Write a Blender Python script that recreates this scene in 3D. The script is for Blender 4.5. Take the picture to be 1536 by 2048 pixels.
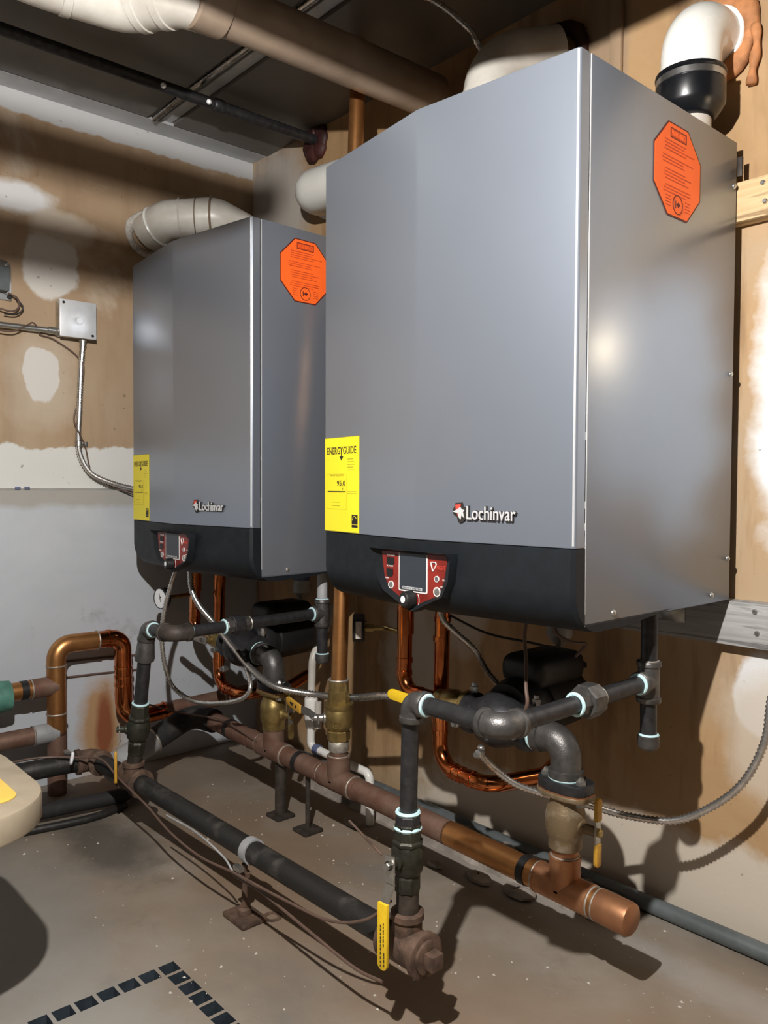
import bpy, bmesh, math, random
from mathutils import Vector, Matrix
V = Vector
random.seed(7)
scene = bpy.context.scene
for o in list(bpy.data.objects): bpy.data.objects.remove(o)

# ---------------------------------------------------------------- camera
# axes: +X along the back wall to the right, +Y into the back wall (wall at y=0), left wall at x=0, floor z=0
cam = bpy.data.cameras.new('camera'); cam_o = bpy.data.objects.new('camera', cam)
scene.collection.objects.link(cam_o)
right = V((0.66361, 0.74807, 0.00429)); down = V((0.02677, -0.01802, -0.99948)); fwd = V((-0.74760, 0.66338, -0.03198))
cam_o.matrix_world = Matrix(((right.x, -down.x, -fwd.x, 2.583), (right.y, -down.y, -fwd.y, -1.640), (right.z, -down.z, -fwd.z, 0.935), (0, 0, 0, 1)))
cam.sensor_width = 36.0; cam.lens = 28.48; cam.clip_start = 0.02
scene.camera = cam_o

# ---------------------------------------------------------------- world, exposure
world = bpy.data.worlds.new('world'); scene.world = world; world.use_nodes = True
world.node_tree.nodes['Background'].inputs[0].default_value = (0.03, 0.03, 0.032, 1)
world.node_tree.nodes['Background'].inputs[1].default_value = 0.3
scene.view_settings.view_transform = 'Standard'; scene.view_settings.look = 'None'
scene.view_settings.gamma = 1.0; scene.view_settings.use_curve_mapping = False
scene.view_settings.exposure = 0.0
LAMP = V((2.08, -1.50, 1.60)); LAMP_POWER = 160.0

# ---------------------------------------------------------------- materials
def new_mat(name):
    m = bpy.data.materials.new(name); m.use_nodes = True
    nt = m.node_tree; return m, nt, nt.nodes['Principled BSDF']
def N(nt, t, **k):
    n = nt.nodes.new(t)
    for a, b in k.items():
        if a in n.inputs: n.inputs[a].default_value = b
        else: setattr(n, a, b)
    return n
def c4(c): return (c[0], c[1], c[2], 1)
def ramp(nt, fac, stops):
    r = nt.nodes.new('ShaderNodeValToRGB'); e = r.color_ramp.elements
    while len(e) < len(stops): e.new(0.5)
    for i, (p, c) in enumerate(stops): e[i].position = p; e[i].color = c4(c) if not isinstance(c, float) else (c, c, c, 1)
    nt.links.new(fac, r.inputs[0]); return r.outputs[0]
def mix(nt, fac, a, b):
    m = nt.nodes.new('ShaderNodeMix'); m.data_type = 'RGBA'
    if isinstance(fac, float): m.inputs[0].default_value = fac
    else: nt.links.new(fac, m.inputs[0])
    for i, s in ((6, a), (7, b)):
        if isinstance(s, tuple): m.inputs[i].default_value = c4(s)
        else: nt.links.new(s, m.inputs[i])
    return m.outputs[2]
def mth(nt, op, a, b=None, c=None):
    m = nt.nodes.new('ShaderNodeMath'); m.operation = op; m.use_clamp = False
    for i, s in enumerate((a, b, c)):
        if s is None: continue
        if isinstance(s, (int, float)): m.inputs[i].default_value = s
        else: nt.links.new(s, m.inputs[i])
    return m.outputs[0]
def noise(nt, vec, scale, detail=4.0, rough=0.55, dist=0.0):
    n = nt.nodes.new('ShaderNodeTexNoise'); n.inputs['Scale'].default_value = scale
    n.inputs['Detail'].default_value = detail; n.inputs['Roughness'].default_value = rough; n.inputs['Distortion'].default_value = dist
    nt.links.new(vec, n.inputs['Vector']); return n.outputs['Fac']
def coords(nt, scale=None):
    t = nt.nodes.new('ShaderNodeTexCoord').outputs['Object']
    if scale:
        mp = nt.nodes.new('ShaderNodeMapping'); mp.inputs['Scale'].default_value = scale
        nt.links.new(t, mp.inputs[0]); return mp.outputs[0]
    return t
def bump(nt, bsdf, h, strength=0.2, dist=0.002):
    b = nt.nodes.new('ShaderNodeBump'); b.inputs['Strength'].default_value = strength; b.inputs['Distance'].default_value = dist
    nt.links.new(h, b.inputs['Height']); nt.links.new(b.outputs[0], bsdf.inputs['Normal'])
MATS = {}
def simple(name, col, metal=0.0, rough=0.5, var=0.12, scale=30.0, bmp=0.0, bscale=200.0, col2=None, lo=0.35, hi=0.65, emit=0, coat=0.0):
    m, nt, b = new_mat(name)
    cv = coords(nt); f = noise(nt, cv, scale)
    d = col2 if col2 else tuple(max(0, x * (1 - var * 2)) for x in col)
    nt.links.new(ramp(nt, f, [(lo, col), (hi, d)]), b.inputs['Base Color'])
    b.inputs['Metallic'].default_value = metal
    nt.links.new(mth(nt, 'MULTIPLY_ADD', f, 0.2, rough - 0.1), b.inputs['Roughness'])
    b.inputs['Coat Weight'].default_value = coat
    if bmp: bump(nt, b, noise(nt, cv, bscale, 2.0), bmp)
    if emit: b.inputs['Emission Color'].default_value = c4(col); b.inputs['Emission Strength'].default_value = emit
    MATS[name] = m; return m

simple('casing', (0.28, 0.315, 0.375), 0.66, 0.31, 0.015, 5)
_b = MATS['casing'].node_tree.nodes['Principled BSDF']; MATS['casing'].node_tree.links.remove(_b.inputs['Roughness'].links[0]); _b.inputs['Roughness'].default_value = 0.31
MATS['casing'].node_tree.nodes['Principled BSDF'].inputs['Specular IOR Level'].default_value = 0.5
simple('casing_edge', (0.62, 0.64, 0.66), 0.3, 0.4, 0.05)
simple('skirt', (0.010, 0.013, 0.0165), 0.0, 0.5, 0.15, 40, 0.15, 700)
MATS['skirt'].node_tree.nodes['Principled BSDF'].inputs['Specular IOR Level'].default_value = 0.28
simple('dark_gap', (0.01, 0.01, 0.01), 0, 0.9)
simple('black_iron', (0.060, 0.060, 0.064), 0.6, 0.40, 0.2, 60, 0.1, 300)
simple('iron_fitting', (0.15, 0.145, 0.14), 0.7, 0.42, 0.2, 50, 0.25, 400)
simple('old_iron', (0.075, 0.06, 0.05), 0.3, 0.6, 0.3, 35, 0.35, 250)
simple('old_pipe', (0.022, 0.021, 0.02), 0.25, 0.5, 0.2, 25, 0.25, 160, (0.075, 0.068, 0.06), 0.55, 0.75)
simple('rusty', (0.16, 0.10, 0.07), 0.25, 0.7, 0.3, 40, 0.4, 200)
simple('copper', (0.58, 0.29, 0.11), 0.9, 0.38, 0.2, 14, 0.05, 200, (0.40, 0.175, 0.06))
simple('copper_bright', (0.75, 0.27, 0.10), 1.0, 0.16, 0.2, 14, 0.03, 90, (0.50, 0.13, 0.04))
simple('copper_dull', (0.235, 0.150, 0.112), 0.45, 0.58, 0.2, 22, 0.25, 200, (0.17, 0.085, 0.058))
simple('copper_cap', (0.50, 0.245, 0.12), 0.75, 0.45, 0.2, 20, 0.1, 200, (0.36, 0.17, 0.09))
simple('solder', (0.50, 0.46, 0.40), 0.6, 0.5, 0.2, 80, 0.2)
simple('brass', (0.48, 0.36, 0.14), 0.85, 0.38, 0.2, 30, 0.15, 200, (0.28, 0.20, 0.08))
simple('brass_dull', (0.22, 0.16, 0.09), 0.5, 0.5, 0.3, 25, 0.3, 200, (0.42, 0.38, 0.30), 0.5, 0.75)
simple('bronze_dark', (0.055, 0.055, 0.04), 0.5, 0.45, 0.3, 40, 0.3, 250)
simple('steel', (0.50, 0.50, 0.50), 0.95, 0.3, 0.1, 60)
simple('galv', (0.56, 0.55, 0.52), 0.9, 0.32, 0.12, 40)
simple('sealant', (0.55, 0.80, 0.84), 0, 0.6, 0.05, 120, 0.3)
simple('yellow_grip', (0.85, 0.56, 0.02), 0, 0.45, 0.06, 60)
simple('amber_grip', (0.62, 0.34, 0.04), 0, 0.45, 0.1, 60)
simple('black_rubber', (0.005, 0.006, 0.008), 0, 0.30, 0.1, 60)
simple('black_plastic', (0.010, 0.010, 0.011), 0, 0.5, 0.1, 60)
simple('tape', (0.012, 0.012, 0.013), 0, 0.5)
simple('pvc', (0.62, 0.60, 0.55), 0, 0.35, 0.12, 9, 0.04, 120, (0.46, 0.43, 0.38))
simple('pvc_white', (0.80, 0.80, 0.76), 0, 0.28, 0.04, 9)
simple('pvc_dusty', (0.31, 0.24, 0.18), 0, 0.5, 0.2, 8, 0.05, 150, (0.22, 0.165, 0.12))
simple('pvc_seam', (0.20, 0.15, 0.10), 0, 0.6)
simple('pvc_grey', (0.12, 0.14, 0.145), 0, 0.45, 0.15, 20, 0.05)
simple('foam', (0.58, 0.25, 0.10), 0, 0.75, 0.25, 25, 0.5, 60)
simple('foam_red', (0.065, 0.016, 0.013), 0, 0.6, 0.3, 25, 0.5, 60)
simple('sticker_orange', (0.95, 0.14, 0.018), 0, 0.5, 0.04, 10)
simple('ink', (0.018, 0.014, 0.012), 0, 0.6)
simple('ink_red', (0.10, 0.008, 0.005), 0, 0.6)
simple('ink_soft', (0.60, 0.06, 0.010), 0, 0.6)
simple('sticker_yellow', (0.93, 0.80, 0.02), 0, 0.45, 0.02, 10)
simple('ink_olive', (0.42, 0.36, 0.02), 0, 0.6)
simple('badge_silver', (0.72, 0.73, 0.74), 0.4, 0.3, 0.03)
simple('badge_red', (0.60, 0.07, 0.05), 0, 0.4)
simple('panel_red', (0.27, 0.022, 0.014), 0, 0.3, 0.3, 14)
simple('panel_white', (0.78, 0.72, 0.70), 0, 0.4, 0.02)
simple('screen', (0.030, 0.036, 0.046), 0, 0.12, 0.02)
simple('wood_new', (0.55, 0.40, 0.22), 0, 0.6, 0.12, 10)
simple('wire_brown', (0.13, 0.08, 0.06), 0, 0.5, 0.1)
simple('wire_dark', (0.03, 0.025, 0.022), 0, 0.5, 0.1)
simple('cup_plastic', (0.50, 0.49, 0.45), 0, 0.3, 0.1)
simple('label_blue', (0.13, 0.16, 0.30), 0, 0.5)
simple('dial_white', (0.85, 0.86, 0.88), 0, 0.35, 0.02)
simple('box_cover', (0.80, 0.82, 0.84), 0.35, 0.35, 0.06, 30)
simple('cream', (0.37, 0.31, 0.225), 0, 0.55, 0.1, 12, 0.1, 150)
simple('cream_yellow', (0.80, 0.52, 0.10), 0, 0.5, 0.05, 12)
simple('green_wrap', (0.10, 0.28, 0.22), 0, 0.55, 0.2, 25, 0.2, 80)
simple('crumb', (0.62, 0.58, 0.52), 0, 0.8, 0.2, 90)
simple('insul_black', (0.016, 0.015, 0.015), 0, 0.8, 0.3, 20, 0.5, 90, (0.05, 0.045, 0.04), 0.55, 0.8)
simple('grey_paint', (0.42, 0.43, 0.44), 0.1, 0.5, 0.2, 12, 0.2, 120)
simple('conc_chip', (0.34, 0.30, 0.26), 0, 0.85, 0.25, 15, 0.5, 60)

def wall_mat(name, base_stops, scale, patches, streak=0.35, axis='y', seed=0.0):
    """plaster: noise of tones, vertical streaks, and patches of white filler, stains and painted-in light with their own shapes.
    patches: (centre along wall, z, half-width, half-height, edge softness, colour, strength)"""
    m, nt, b = new_mat(name)
    cv = coords(nt)
    mp = nt.nodes.new('ShaderNodeMapping'); mp.inputs['Location'].default_value = (seed, seed * .7, seed * .3); nt.links.new(cv, mp.inputs[0])
    f = noise(nt, mp.outputs[0], scale, 6.0, 0.6, 0.4)
    col = ramp(nt, f, base_stops)
    mp2 = nt.nodes.new('ShaderNodeMapping'); mp2.inputs['Scale'].default_value = (7, 7, 1.1); nt.links.new(mp.outputs[0], mp2.inputs[0])
    s = noise(nt, mp2.outputs[0], 1.6, 5.0, 0.6)
    col = mix(nt, mth(nt, 'MULTIPLY', ramp(nt, s, [(0.5, 0.0), (0.72, 1.0)]), streak), col, (0.20, 0.115, 0.055))
    sep = nt.nodes.new('ShaderNodeSeparateXYZ'); nt.links.new(cv, sep.inputs[0])
    u = sep.outputs['Y' if axis == 'y' else 'X']; z = sep.outputs['Z']
    wob = mth(nt, 'SUBTRACT', noise(nt, cv, 11.0, 4.0, 0.6), 0.5)
    for (pu, pz, hw, hh, soft, pc, st) in patches:
        a = mth(nt, 'DIVIDE', mth(nt, 'SUBTRACT', u, pu), hw); c = mth(nt, 'DIVIDE', mth(nt, 'SUBTRACT', z, pz), hh)
        d = mth(nt, 'SQRT', mth(nt, 'ADD', mth(nt, 'POWER', mth(nt, 'ABSOLUTE', a), 2.4), mth(nt, 'POWER', mth(nt, 'ABSOLUTE', c), 2.4)))
        d = mth(nt, 'ADD', d, mth(nt, 'MULTIPLY', wob, 0.9))
        k = ramp(nt, mth(nt, 'MULTIPLY', d, 0.5), [(0.5 - soft, 1.0), (0.5 + soft * .5, 0.0)])
        col = mix(nt, mth(nt, 'MULTIPLY', k, st), col, pc)
    sp = noise(nt, cv, 55.0, 2.0, 0.5)
    col = mix(nt, mth(nt, 'MULTIPLY', ramp(nt, sp, [(0.70, 0.0), (0.76, 1.0)]), 0.5), col, (0.10, 0.075, 0.05))
    nt.links.new(col, b.inputs['Base Color']); b.inputs['Roughness'].default_value = 0.8
    bump(nt, b, noise(nt, cv, 30.0, 6.0, 0.6), 0.25, 0.004)
    MATS[name] = m; return m
TAN = (0.43, 0.325, 0.215); WHITE = (0.74, 0.76, 0.77); PALE = (0.60, 0.52, 0.42); BROWN = (0.31, 0.185, 0.085)
wall_mat('plaster_left', [(0.32, TAN), (0.55, (0.39, 0.27, 0.165)), (0.72, PALE)], 2.2,
         [(-0.73, 1.61, 0.085, 0.10, 0.05, (0.66, 0.63, 0.58), 0.95), (-0.765, 1.27, 0.055, 0.085, 0.03, WHITE, 1.0), (-0.76, 1.26, 0.11, 0.15, 0.25, PALE, 0.5),
          (-0.85, 1.80, 0.13, 0.05, 0.15, WHITE, 0.9), (-0.70, 1.74, 0.10, 0.05, 0.15, PALE, 0.9), (-0.7, 0.97, 1.2, 0.085, 0.03, (0.68, 0.68, 0.65), 1.0),
          (-0.5, 2.10, 0.9, 0.05, 0.05, (0.56, 0.58, 0.60), 0.9), (-0.2, 1.75, 0.10, 0.2, 0.1, PALE, 0.5)], 0.3, 'y', 0.0)  # pale band at the wall top paints in the strip that catches light
wall_mat('plaster_back', [(0.30, BROWN), (0.48, (0.44, 0.28, 0.14)), (0.66, TAN), (0.8, PALE)], 1.7,
         [(1.98, 1.10, 0.13, 0.34, 0.12, WHITE, 0.95), (1.88, 0.52, 0.055, 0.085, 0.06, WHITE, 0.9), (1.92, 0.43, 0.12, 0.14, 0.2, PALE, 0.75),
          (1.7, 0.06, 0.85, 0.14, 0.10, (0.62, 0.56, 0.47), 0.9), (0.85, 0.42, 0.12, 0.20, 0.15, (0.60, 0.54, 0.45), 0.8), (1.05, 0.62, 0.10, 0.16, 0.15, (0.55, 0.48, 0.38), 0.8),
          (2.35, 1.15, 0.35, 0.35, 0.12, WHITE, 0.95), (2.35, 1.75, 0.4, 0.25, 0.2, PALE, 0.7), (1.5, 1.95, 0.06, 0.2, 0.1, (0.30, 0.22, 0.15), 0.7), (0.15, 1.9, 0.2, 0.25, 0.2, (0.48, 0.46, 0.43), 0.8)], 0.95, 'x', 3.7)  # white patch out of view at right is added for the side panel's reflection
wall_mat('plaster_room', [(0.3, (0.07, 0.062, 0.055)), (0.6, (0.09, 0.08, 0.072)), (0.8, (0.11, 0.10, 0.095))], 1.4, [], 0.3, 'x', 8.1)

def concrete(name, a, bb, c, scale, speck=0.5, rust=None):
    m, nt, b = new_mat(name); cv = coords(nt)
    f = noise(nt, cv, scale, 7.0, 0.62, 0.3)
    col = ramp(nt, f, [(0.3, a), (0.5, bb), (0.7, c)])
    f2 = noise(nt, cv, scale * 0.45, 3.0, 0.5)
    col = mix(nt, mth(nt, 'MULTIPLY', ramp(nt, f2, [(0.45, 0.0), (0.7, 1.0)]), 0.55), col, bb if rust is None else rust)
    v = nt.nodes.new('ShaderNodeTexVoronoi'); v.inputs['Scale'].default_value = 42.0; nt.links.new(cv, v.inputs['Vector'])
    g = noise(nt, cv, 5.0, 2.0)
    k = mth(nt, 'MULTIPLY', ramp(nt, v.outputs['Distance'], [(0.045, 1.0), (0.075, 0.0)]), ramp(nt, g, [(0.5, 0.0), (0.58, 1.0)]))
    col = mix(nt, mth(nt, 'MULTIPLY', k, speck), col, (0.62, 0.59, 0.53))
    d = noise(nt, cv, 3.3, 6.0, 0.7)
    col = mix(nt, mth(nt, 'MULTIPLY', ramp(nt, d, [(0.60, 0.0), (0.78, 1.0)]), 0.6), col, (0.055, 0.048, 0.04))
    nt.links.new(col, b.inputs['Base Color']); b.inputs['Roughness'].default_value = 0.62
    bump(nt, b, noise(nt, cv, 60.0, 5.0, 0.6), 0.25, 0.002)
    MATS[name] = m; return m
concrete('floor_concrete', (0.165, 0.15, 0.13), (0.235, 0.20, 0.16), (0.31, 0.28, 0.24), 3.2, 0.9, (0.24, 0.165, 0.105))
def floor_stain():
    m = MATS['floor_concrete']; nt = m.node_tree; b = nt.nodes['Principled BSDF']
    src = b.inputs['Base Color'].links[0].from_socket; cv = coords(nt)
    sep = nt.nodes.new('ShaderNodeSeparateXYZ'); nt.links.new(cv, sep.inputs[0])
    wob = mth(nt, 'SUBTRACT', noise(nt, cv, 7.0, 6.0, 0.7), 0.5)
    for (x0, y0, hx, hy, c, st) in ((0.55, -0.80, 0.24, 0.10, (0.05, 0.045, 0.04), 0.75), (0.80, -0.52, 0.45, 0.16, (0.19, 0.125, 0.075), 0.6), (1.15, -0.62, 0.5, 0.10, (0.20, 0.13, 0.08), 0.5), (1.75, -0.62, 0.45, 0.22, (0.22, 0.155, 0.105), 0.55),
                                    (0.85, -1.15, 0.55, 0.22, (0.23, 0.225, 0.21), 0.6), (1.25, -1.10, 0.22, 0.12, (0.30, 0.29, 0.265), 0.5), (1.55, -0.19, 0.9, 0.055, (0.34, 0.32, 0.30), 0.6)):
        a = mth(nt, 'DIVIDE', mth(nt, 'SUBTRACT', sep.outputs['X'], x0), hx); c2 = mth(nt, 'DIVIDE', mth(nt, 'SUBTRACT', sep.outputs['Y'], y0), hy)
        d = mth(nt, 'ADD', mth(nt, 'SQRT', mth(nt, 'ADD', mth(nt, 'MULTIPLY', a, a), mth(nt, 'MULTIPLY', c2, c2))), mth(nt, 'MULTIPLY', wob, 1.6))
        src = mix(nt, mth(nt, 'MULTIPLY', ramp(nt, mth(nt, 'MULTIPLY', d, 0.5), [(0.25, 1.0), (0.65, 0.0)]), st), src, c)
    nt.links.new(src, b.inputs['Base Color'])
floor_stain()
concrete('foundation', (0.43, 0.46, 0.495), (0.48, 0.51, 0.55), (0.54, 0.57, 0.61), 2.0, 0.1)
def foundation_stain():
    m = MATS['foundation']; nt = m.node_tree; b = nt.nodes['Principled BSDF']
    src = b.inputs['Base Color'].links[0].from_socket; cv = coords(nt)
    sep = nt.nodes.new('ShaderNodeSeparateXYZ'); nt.links.new(cv, sep.inputs[0])
    wob = mth(nt, 'SUBTRACT', noise(nt, cv, 9.0, 5.0, 0.65), 0.5)
    for (y0, z0, hy, hz, c, st) in ((-0.59, 0.15, 0.085, 0.17, (0.42, 0.22, 0.06), 0.85), (-0.58, 0.14, 0.03, 0.12, (0.22, 0.05, 0.015), 0.85), (-0.7, 0.90, 1.5, 0.035, (0.36, 0.34, 0.30), 0.85)):
        a = mth(nt, 'DIVIDE', mth(nt, 'SUBTRACT', sep.outputs['Y'], y0), hy); c2 = mth(nt, 'DIVIDE', mth(nt, 'SUBTRACT', sep.outputs['Z'], z0), hz)
        d = mth(nt, 'ADD', mth(nt, 'SQRT', mth(nt, 'ADD', mth(nt, 'MULTIPLY', a, a), mth(nt, 'MULTIPLY', c2, c2))), mth(nt, 'MULTIPLY', wob, 1.1))
        src = mix(nt, mth(nt, 'MULTIPLY', ramp(nt, mth(nt, 'MULTIPLY', d, 0.5), [(0.3, 1.0), (0.6, 0.0)]), st), src, c)
    nt.links.new(src, b.inputs['Base Color'])
foundation_stain()
concrete('ceiling_panel', (0.12, 0.118, 0.11), (0.16, 0.157, 0.148), (0.21, 0.21, 0.20), 2.5, 0.0, (0.09, 0.06, 0.042))
MATS['ceiling_panel'].node_tree.nodes['Principled BSDF'].inputs['Roughness'].default_value = 0.45
simple('ceiling_white', (0.50, 0.52, 0.54), 0.1, 0.5, 0.08, 12)
def wood(name, a, bb, metal=0):
    m, nt, b = new_mat(name); cv = coords(nt, (1.5, 30, 42))
    f = noise(nt, cv, 1.6, 6.0, 0.65, 0.8)
    nt.links.new(ramp(nt, f, [(0.3, a), (0.52, bb), (0.62, tuple(x * .55 for x in a)), (0.75, bb)]), b.inputs['Base Color']); b.inputs['Roughness'].default_value = 0.7
    bump(nt, b, f, 0.3, 0.002); MATS[name] = m
wood('wood_pine', (0.50, 0.33, 0.16), (0.62, 0.45, 0.25))
wood('wood_grey', (0.25, 0.25, 0.245), (0.40, 0.40, 0.395))
def rings_mat(name, col, pitch):  # interlocked metal strip: colour only, ribs are geometry
    simple(name, col, 0.9, 0.28, 0.15, 60)
simple('shade_box', (0.022, 0.018, 0.015), 0, 0.85, 0.2, 8)
rings_mat('flex_metal', (0.72, 0.70, 0.67), 0.006)

# ---------------------------------------------------------------- mesh builder
ORG = {}
class MB:
    def __init__(s): s.v = []; s.f = []
    def add(s, vs, fs):
        k = len(s.v); s.v += [V(p) for p in vs]; s.f += [tuple(i + k for i in f) for f in fs]; return s
    def box(s, a, b):
        x0, y0, z0 = a; x1, y1, z1 = b
        return s.add([(x0, y0, z0), (x1, y0, z0), (x1, y1, z0), (x0, y1, z0), (x0, y0, z1), (x1, y0, z1), (x1, y1, z1), (x0, y1, z1)],
                     [(3, 2, 1, 0), (4, 5, 6, 7), (0, 1, 5, 4), (1, 2, 6, 5), (2, 3, 7, 6), (3, 0, 4, 7)])
    def prism(s, poly, o, u, v, w):          # poly in the (u,v) plane at o, extruded along vector w
        o, u, v, w = V(o), V(u), V(v), V(w); n = len(poly)
        a = [o + u * x + v * y for x, y in poly]
        if u.cross(v).dot(w) < 0: a = a[::-1]
        return s.add(a + [p + w for p in a], [tuple(range(n))[::-1], tuple(range(n, 2 * n))] + [(i, (i + 1) % n, n + (i + 1) % n, n + i) for i in range(n)])
    def lathe(s, o, axis, prof, n=24, ref=None, ph=0.0):
        o = V(o); w = V(axis).normalized()
        r0 = V(ref) if ref else (V((0, 0, 1)) if abs(w.z) < 0.9 else V((1, 0, 0)))
        u = (r0 - w * r0.dot(w)).normalized(); q = w.cross(u)
        vs = []; fs = []; m = len(prof)
        for (t, r) in prof:
            for i in range(n):
                a = 2 * math.pi * i / n + ph; vs.append(o + w * t + (u * math.cos(a) + q * math.sin(a)) * max(r, 1e-5))
        for j in range(m - 1):
            for i in range(n):
                k = (i + 1) % n; fs.append((j * n + i, j * n + k, (j + 1) * n + k, (j + 1) * n + i))
        closed = prof[0][0] == prof[-1][0] and abs(prof[0][1] - prof[-1][1]) < 1e-7
        if closed: return s.add(vs, fs)
        if prof[0][1] > 1e-4: fs.append(tuple(range(n))[::-1])
        if prof[-1][1] > 1e-4: fs.append(tuple(range((m - 1) * n, m * n)))
        return s.add(vs, fs)
    def cyl(s, a, b, r, n=20, bev=0.0):
        a, b = V(a), V(b); L = (b - a).length
        p = [(0, r), (L, r)] if not bev else [(0, r - bev), (bev, r), (L - bev, r), (L, r - bev)]
        return s.lathe(a, b - a, p, n)
    def ring(s, o, axis, R, r, n=24, k=8):
        return s.lathe(o, axis, [(r * math.sin(2 * math.pi * (i % k) / k), R + r * math.cos(2 * math.pi * (i % k) / k)) for i in range(k + 1)], n)
    def sweep(s, pts, r, n=14):
        pts = [V(p) for p in pts]; m = len(pts); vs = []; fs = []
        rr = r if callable(r) else (lambda i: r)
        t = [(pts[min(i + 1, m - 1)] - pts[max(i - 1, 0)]).normalized() for i in range(m)]
        up = V((0, 0, 1)) if abs(t[0].z) < 0.9 else V((1, 0, 0))
        u = (up - t[0] * up.dot(t[0])).normalized()
        for i in range(m):
            u = (u - t[i] * u.dot(t[i])).normalized(); q = t[i].cross(u)
            for k in range(n):
                a = 2 * math.pi * k / n; vs.append(pts[i] + (u * math.cos(a) + q * math.sin(a)) * rr(i))
        for j in range(m - 1):
            for i in range(n):
                k = (i + 1) % n; fs.append((j * n + i, j * n + k, (j + 1) * n + k, (j + 1) * n + i))
        fs += [tuple(range(n))[::-1], tuple(range((m - 1) * n, m * n))]
        return s.add(vs, fs)
    def ball(s, o, r, n=16, m=10, sc=(1, 1, 1)):
        k = len(s.v)
        s.lathe((0, 0, 0), (0, 0, 1), [(-math.cos(math.pi * j / m), math.sin(math.pi * j / m)) for j in range(m + 1)], n)
        for i in range(k, len(s.v)): p = s.v[i]; s.v[i] = V(o) + V((p.x * sc[0], p.y * sc[1], p.z * sc[2])) * r
        return s
    def build(s, name, mat, parent=None, bevel=0.0, angle=38):
        me = bpy.data.meshes.new(name)
        org = V((0, 0, 0))
        if parent is not None:
            org = ORG.get(parent.name, V((0, 0, 0)))
        me.from_pydata([p - org for p in s.v], [], s.f); me.update()
        if bevel:
            bm = bmesh.new(); bm.from_mesh(me)
            ed = [e for e in bm.edges if len(e.link_faces) == 2 and e.calc_face_angle(0) > 0.6]
            bmesh.ops.bevel(bm, geom=ed, offset=bevel, segments=(4 if bevel > .01 else 2), affect='EDGES', profile=0.5); bm.to_mesh(me); bm.free()
        me.polygons.foreach_set('use_smooth', [True] * len(me.polygons)); me.set_sharp_from_angle(angle=math.radians(angle))
        me.materials.append(MATS[mat]); me.update()
        o = bpy.data.objects.new(name, me); scene.collection.objects.link(o)
        if parent is not None: o.parent = parent; ORG[o.name] = org
        return o
def tag(o, label, cat, group=None):
    o['label'] = label; o['category'] = cat
    if group: o['group'] = group
    return o
def struct(o, label=None):
    o['kind'] = 'structure'
    if label: o['label'] = label
    return o
def thing(name, label, cat, loc=(0, 0, 0), group=None):
    o = bpy.data.objects.new(name, None); scene.collection.objects.link(o); o.location = loc; o.empty_display_size = 0.05
    ORG[o.name] = V(loc); return tag(o, label, cat, group)
def copy_tree(o, parent=None):
    c = o.copy(); scene.collection.objects.link(c); c.parent = parent
    for ch in o.children: copy_tree(ch, c)
    return c
def fillet(pts, R, k=7):
    pts = [V(p) for p in pts]; out = [pts[0]]
    for i in range(1, len(pts) - 1):
        a = (pts[i - 1] - pts[i]); b = (pts[i + 1] - pts[i]); la, lb = a.length, b.length; a.normalize(); b.normalize()
        ang = a.angle(b)
        if ang > 3.05: out.append(pts[i]); continue
        d = min(R / math.tan(ang / 2), la * 0.49, lb * 0.49); rad = d * math.tan(ang / 2)
        c = pts[i] + (a + b).normalized() * (rad / math.sin(ang / 2)); p0 = pts[i] + a * d; p1 = pts[i] + b * d
        for j in range(k + 1):
            t = j / k; v0 = p0 - c; v1 = p1 - c; om = v0.angle(v1)
            out.append(c + (v0 * math.sin((1 - t) * om) + v1 * math.sin(t * om)) / math.sin(om) if om > 1e-4 else p0)
    out.append(pts[-1]); return out
def spline(pts, per=10):
    pts = [V(p) for p in pts]; P = [pts[0] * 2 - pts[1]] + pts + [pts[-1] * 2 - pts[-2]]; out = []
    for i in range(1, len(P) - 2):
        a, b, c, d = P[i - 1:i + 3]
        for j in range(per):
            t = j / per
            out.append(0.5 * ((2 * b) + (c - a) * t + (2 * a - 5 * b + 4 * c - d) * t * t + (3 * b - a - 3 * c + d) * t ** 3))
    out.append(pts[-1]); return out
def resample(pts, step):
    out = [pts[0]]; acc = 0.0
    for a, b in zip(pts[:-1], pts[1:]):
        L = (b - a).length; t = step - acc
        while t <= L: out.append(a + (b - a) * (t / L)); t += step
        acc = L - (t - step)
    return out
def text_mesh(body, o, u, v, width, height, depth=0.0004, bold=0.0):
    """flat lettering at o (lower left), u to the right, v up"""
    cu = bpy.data.curves.new('lettering', 'FONT'); cu.body = body; cu.resolution_u = 3; cu.offset = bold
    ob = bpy.data.objects.new('lettering', cu); scene.collection.objects.link(ob)
    me = bpy.data.meshes.new_from_object(ob.evaluated_get(bpy.context.evaluated_depsgraph_get()))
    bpy.data.objects.remove(ob); bpy.data.curves.remove(cu)
    xs = [p.co.x for p in me.vertices]; ys = [p.co.y for p in me.vertices]
    x0, x1, y0, y1 = min(xs), max(xs), min(ys), max(ys)
    u, v = V(u).normalized(), V(v).normalized(); n = u.cross(v)
    mb = MB(); sx = width / (x1 - x0); sy = height / (y1 - y0)
    fs = [tuple(p.vertices) for p in me.polygons]; base = [V(o) + u * ((p.co.x - x0) * sx) + v * ((p.co.y - y0) * sy) for p in me.vertices]
    mb.add([p + n * depth for p in base], fs)
    # side walls along open edges
    cnt = {}
    for f in fs:
        for a, b in zip(f, f[1:] + f[:1]): cnt[(a, b)] = 1
    k = len(base); mb.v += base
    for (a, b) in cnt:
        if (b, a) not in cnt: mb.f.append((a, k + a, k + b, b))
    bpy.data.meshes.remove(me); return mb
def quad(mb, o, u, v, x0, y0, x1, y1, d=0.0004):
    u, v = V(u).normalized(), V(v).normalized()
    return mb.prism([(x0, y0), (x1, y0), (x1, y1), (x0, y1)], o, u, v, u.cross(v) * d)

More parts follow.
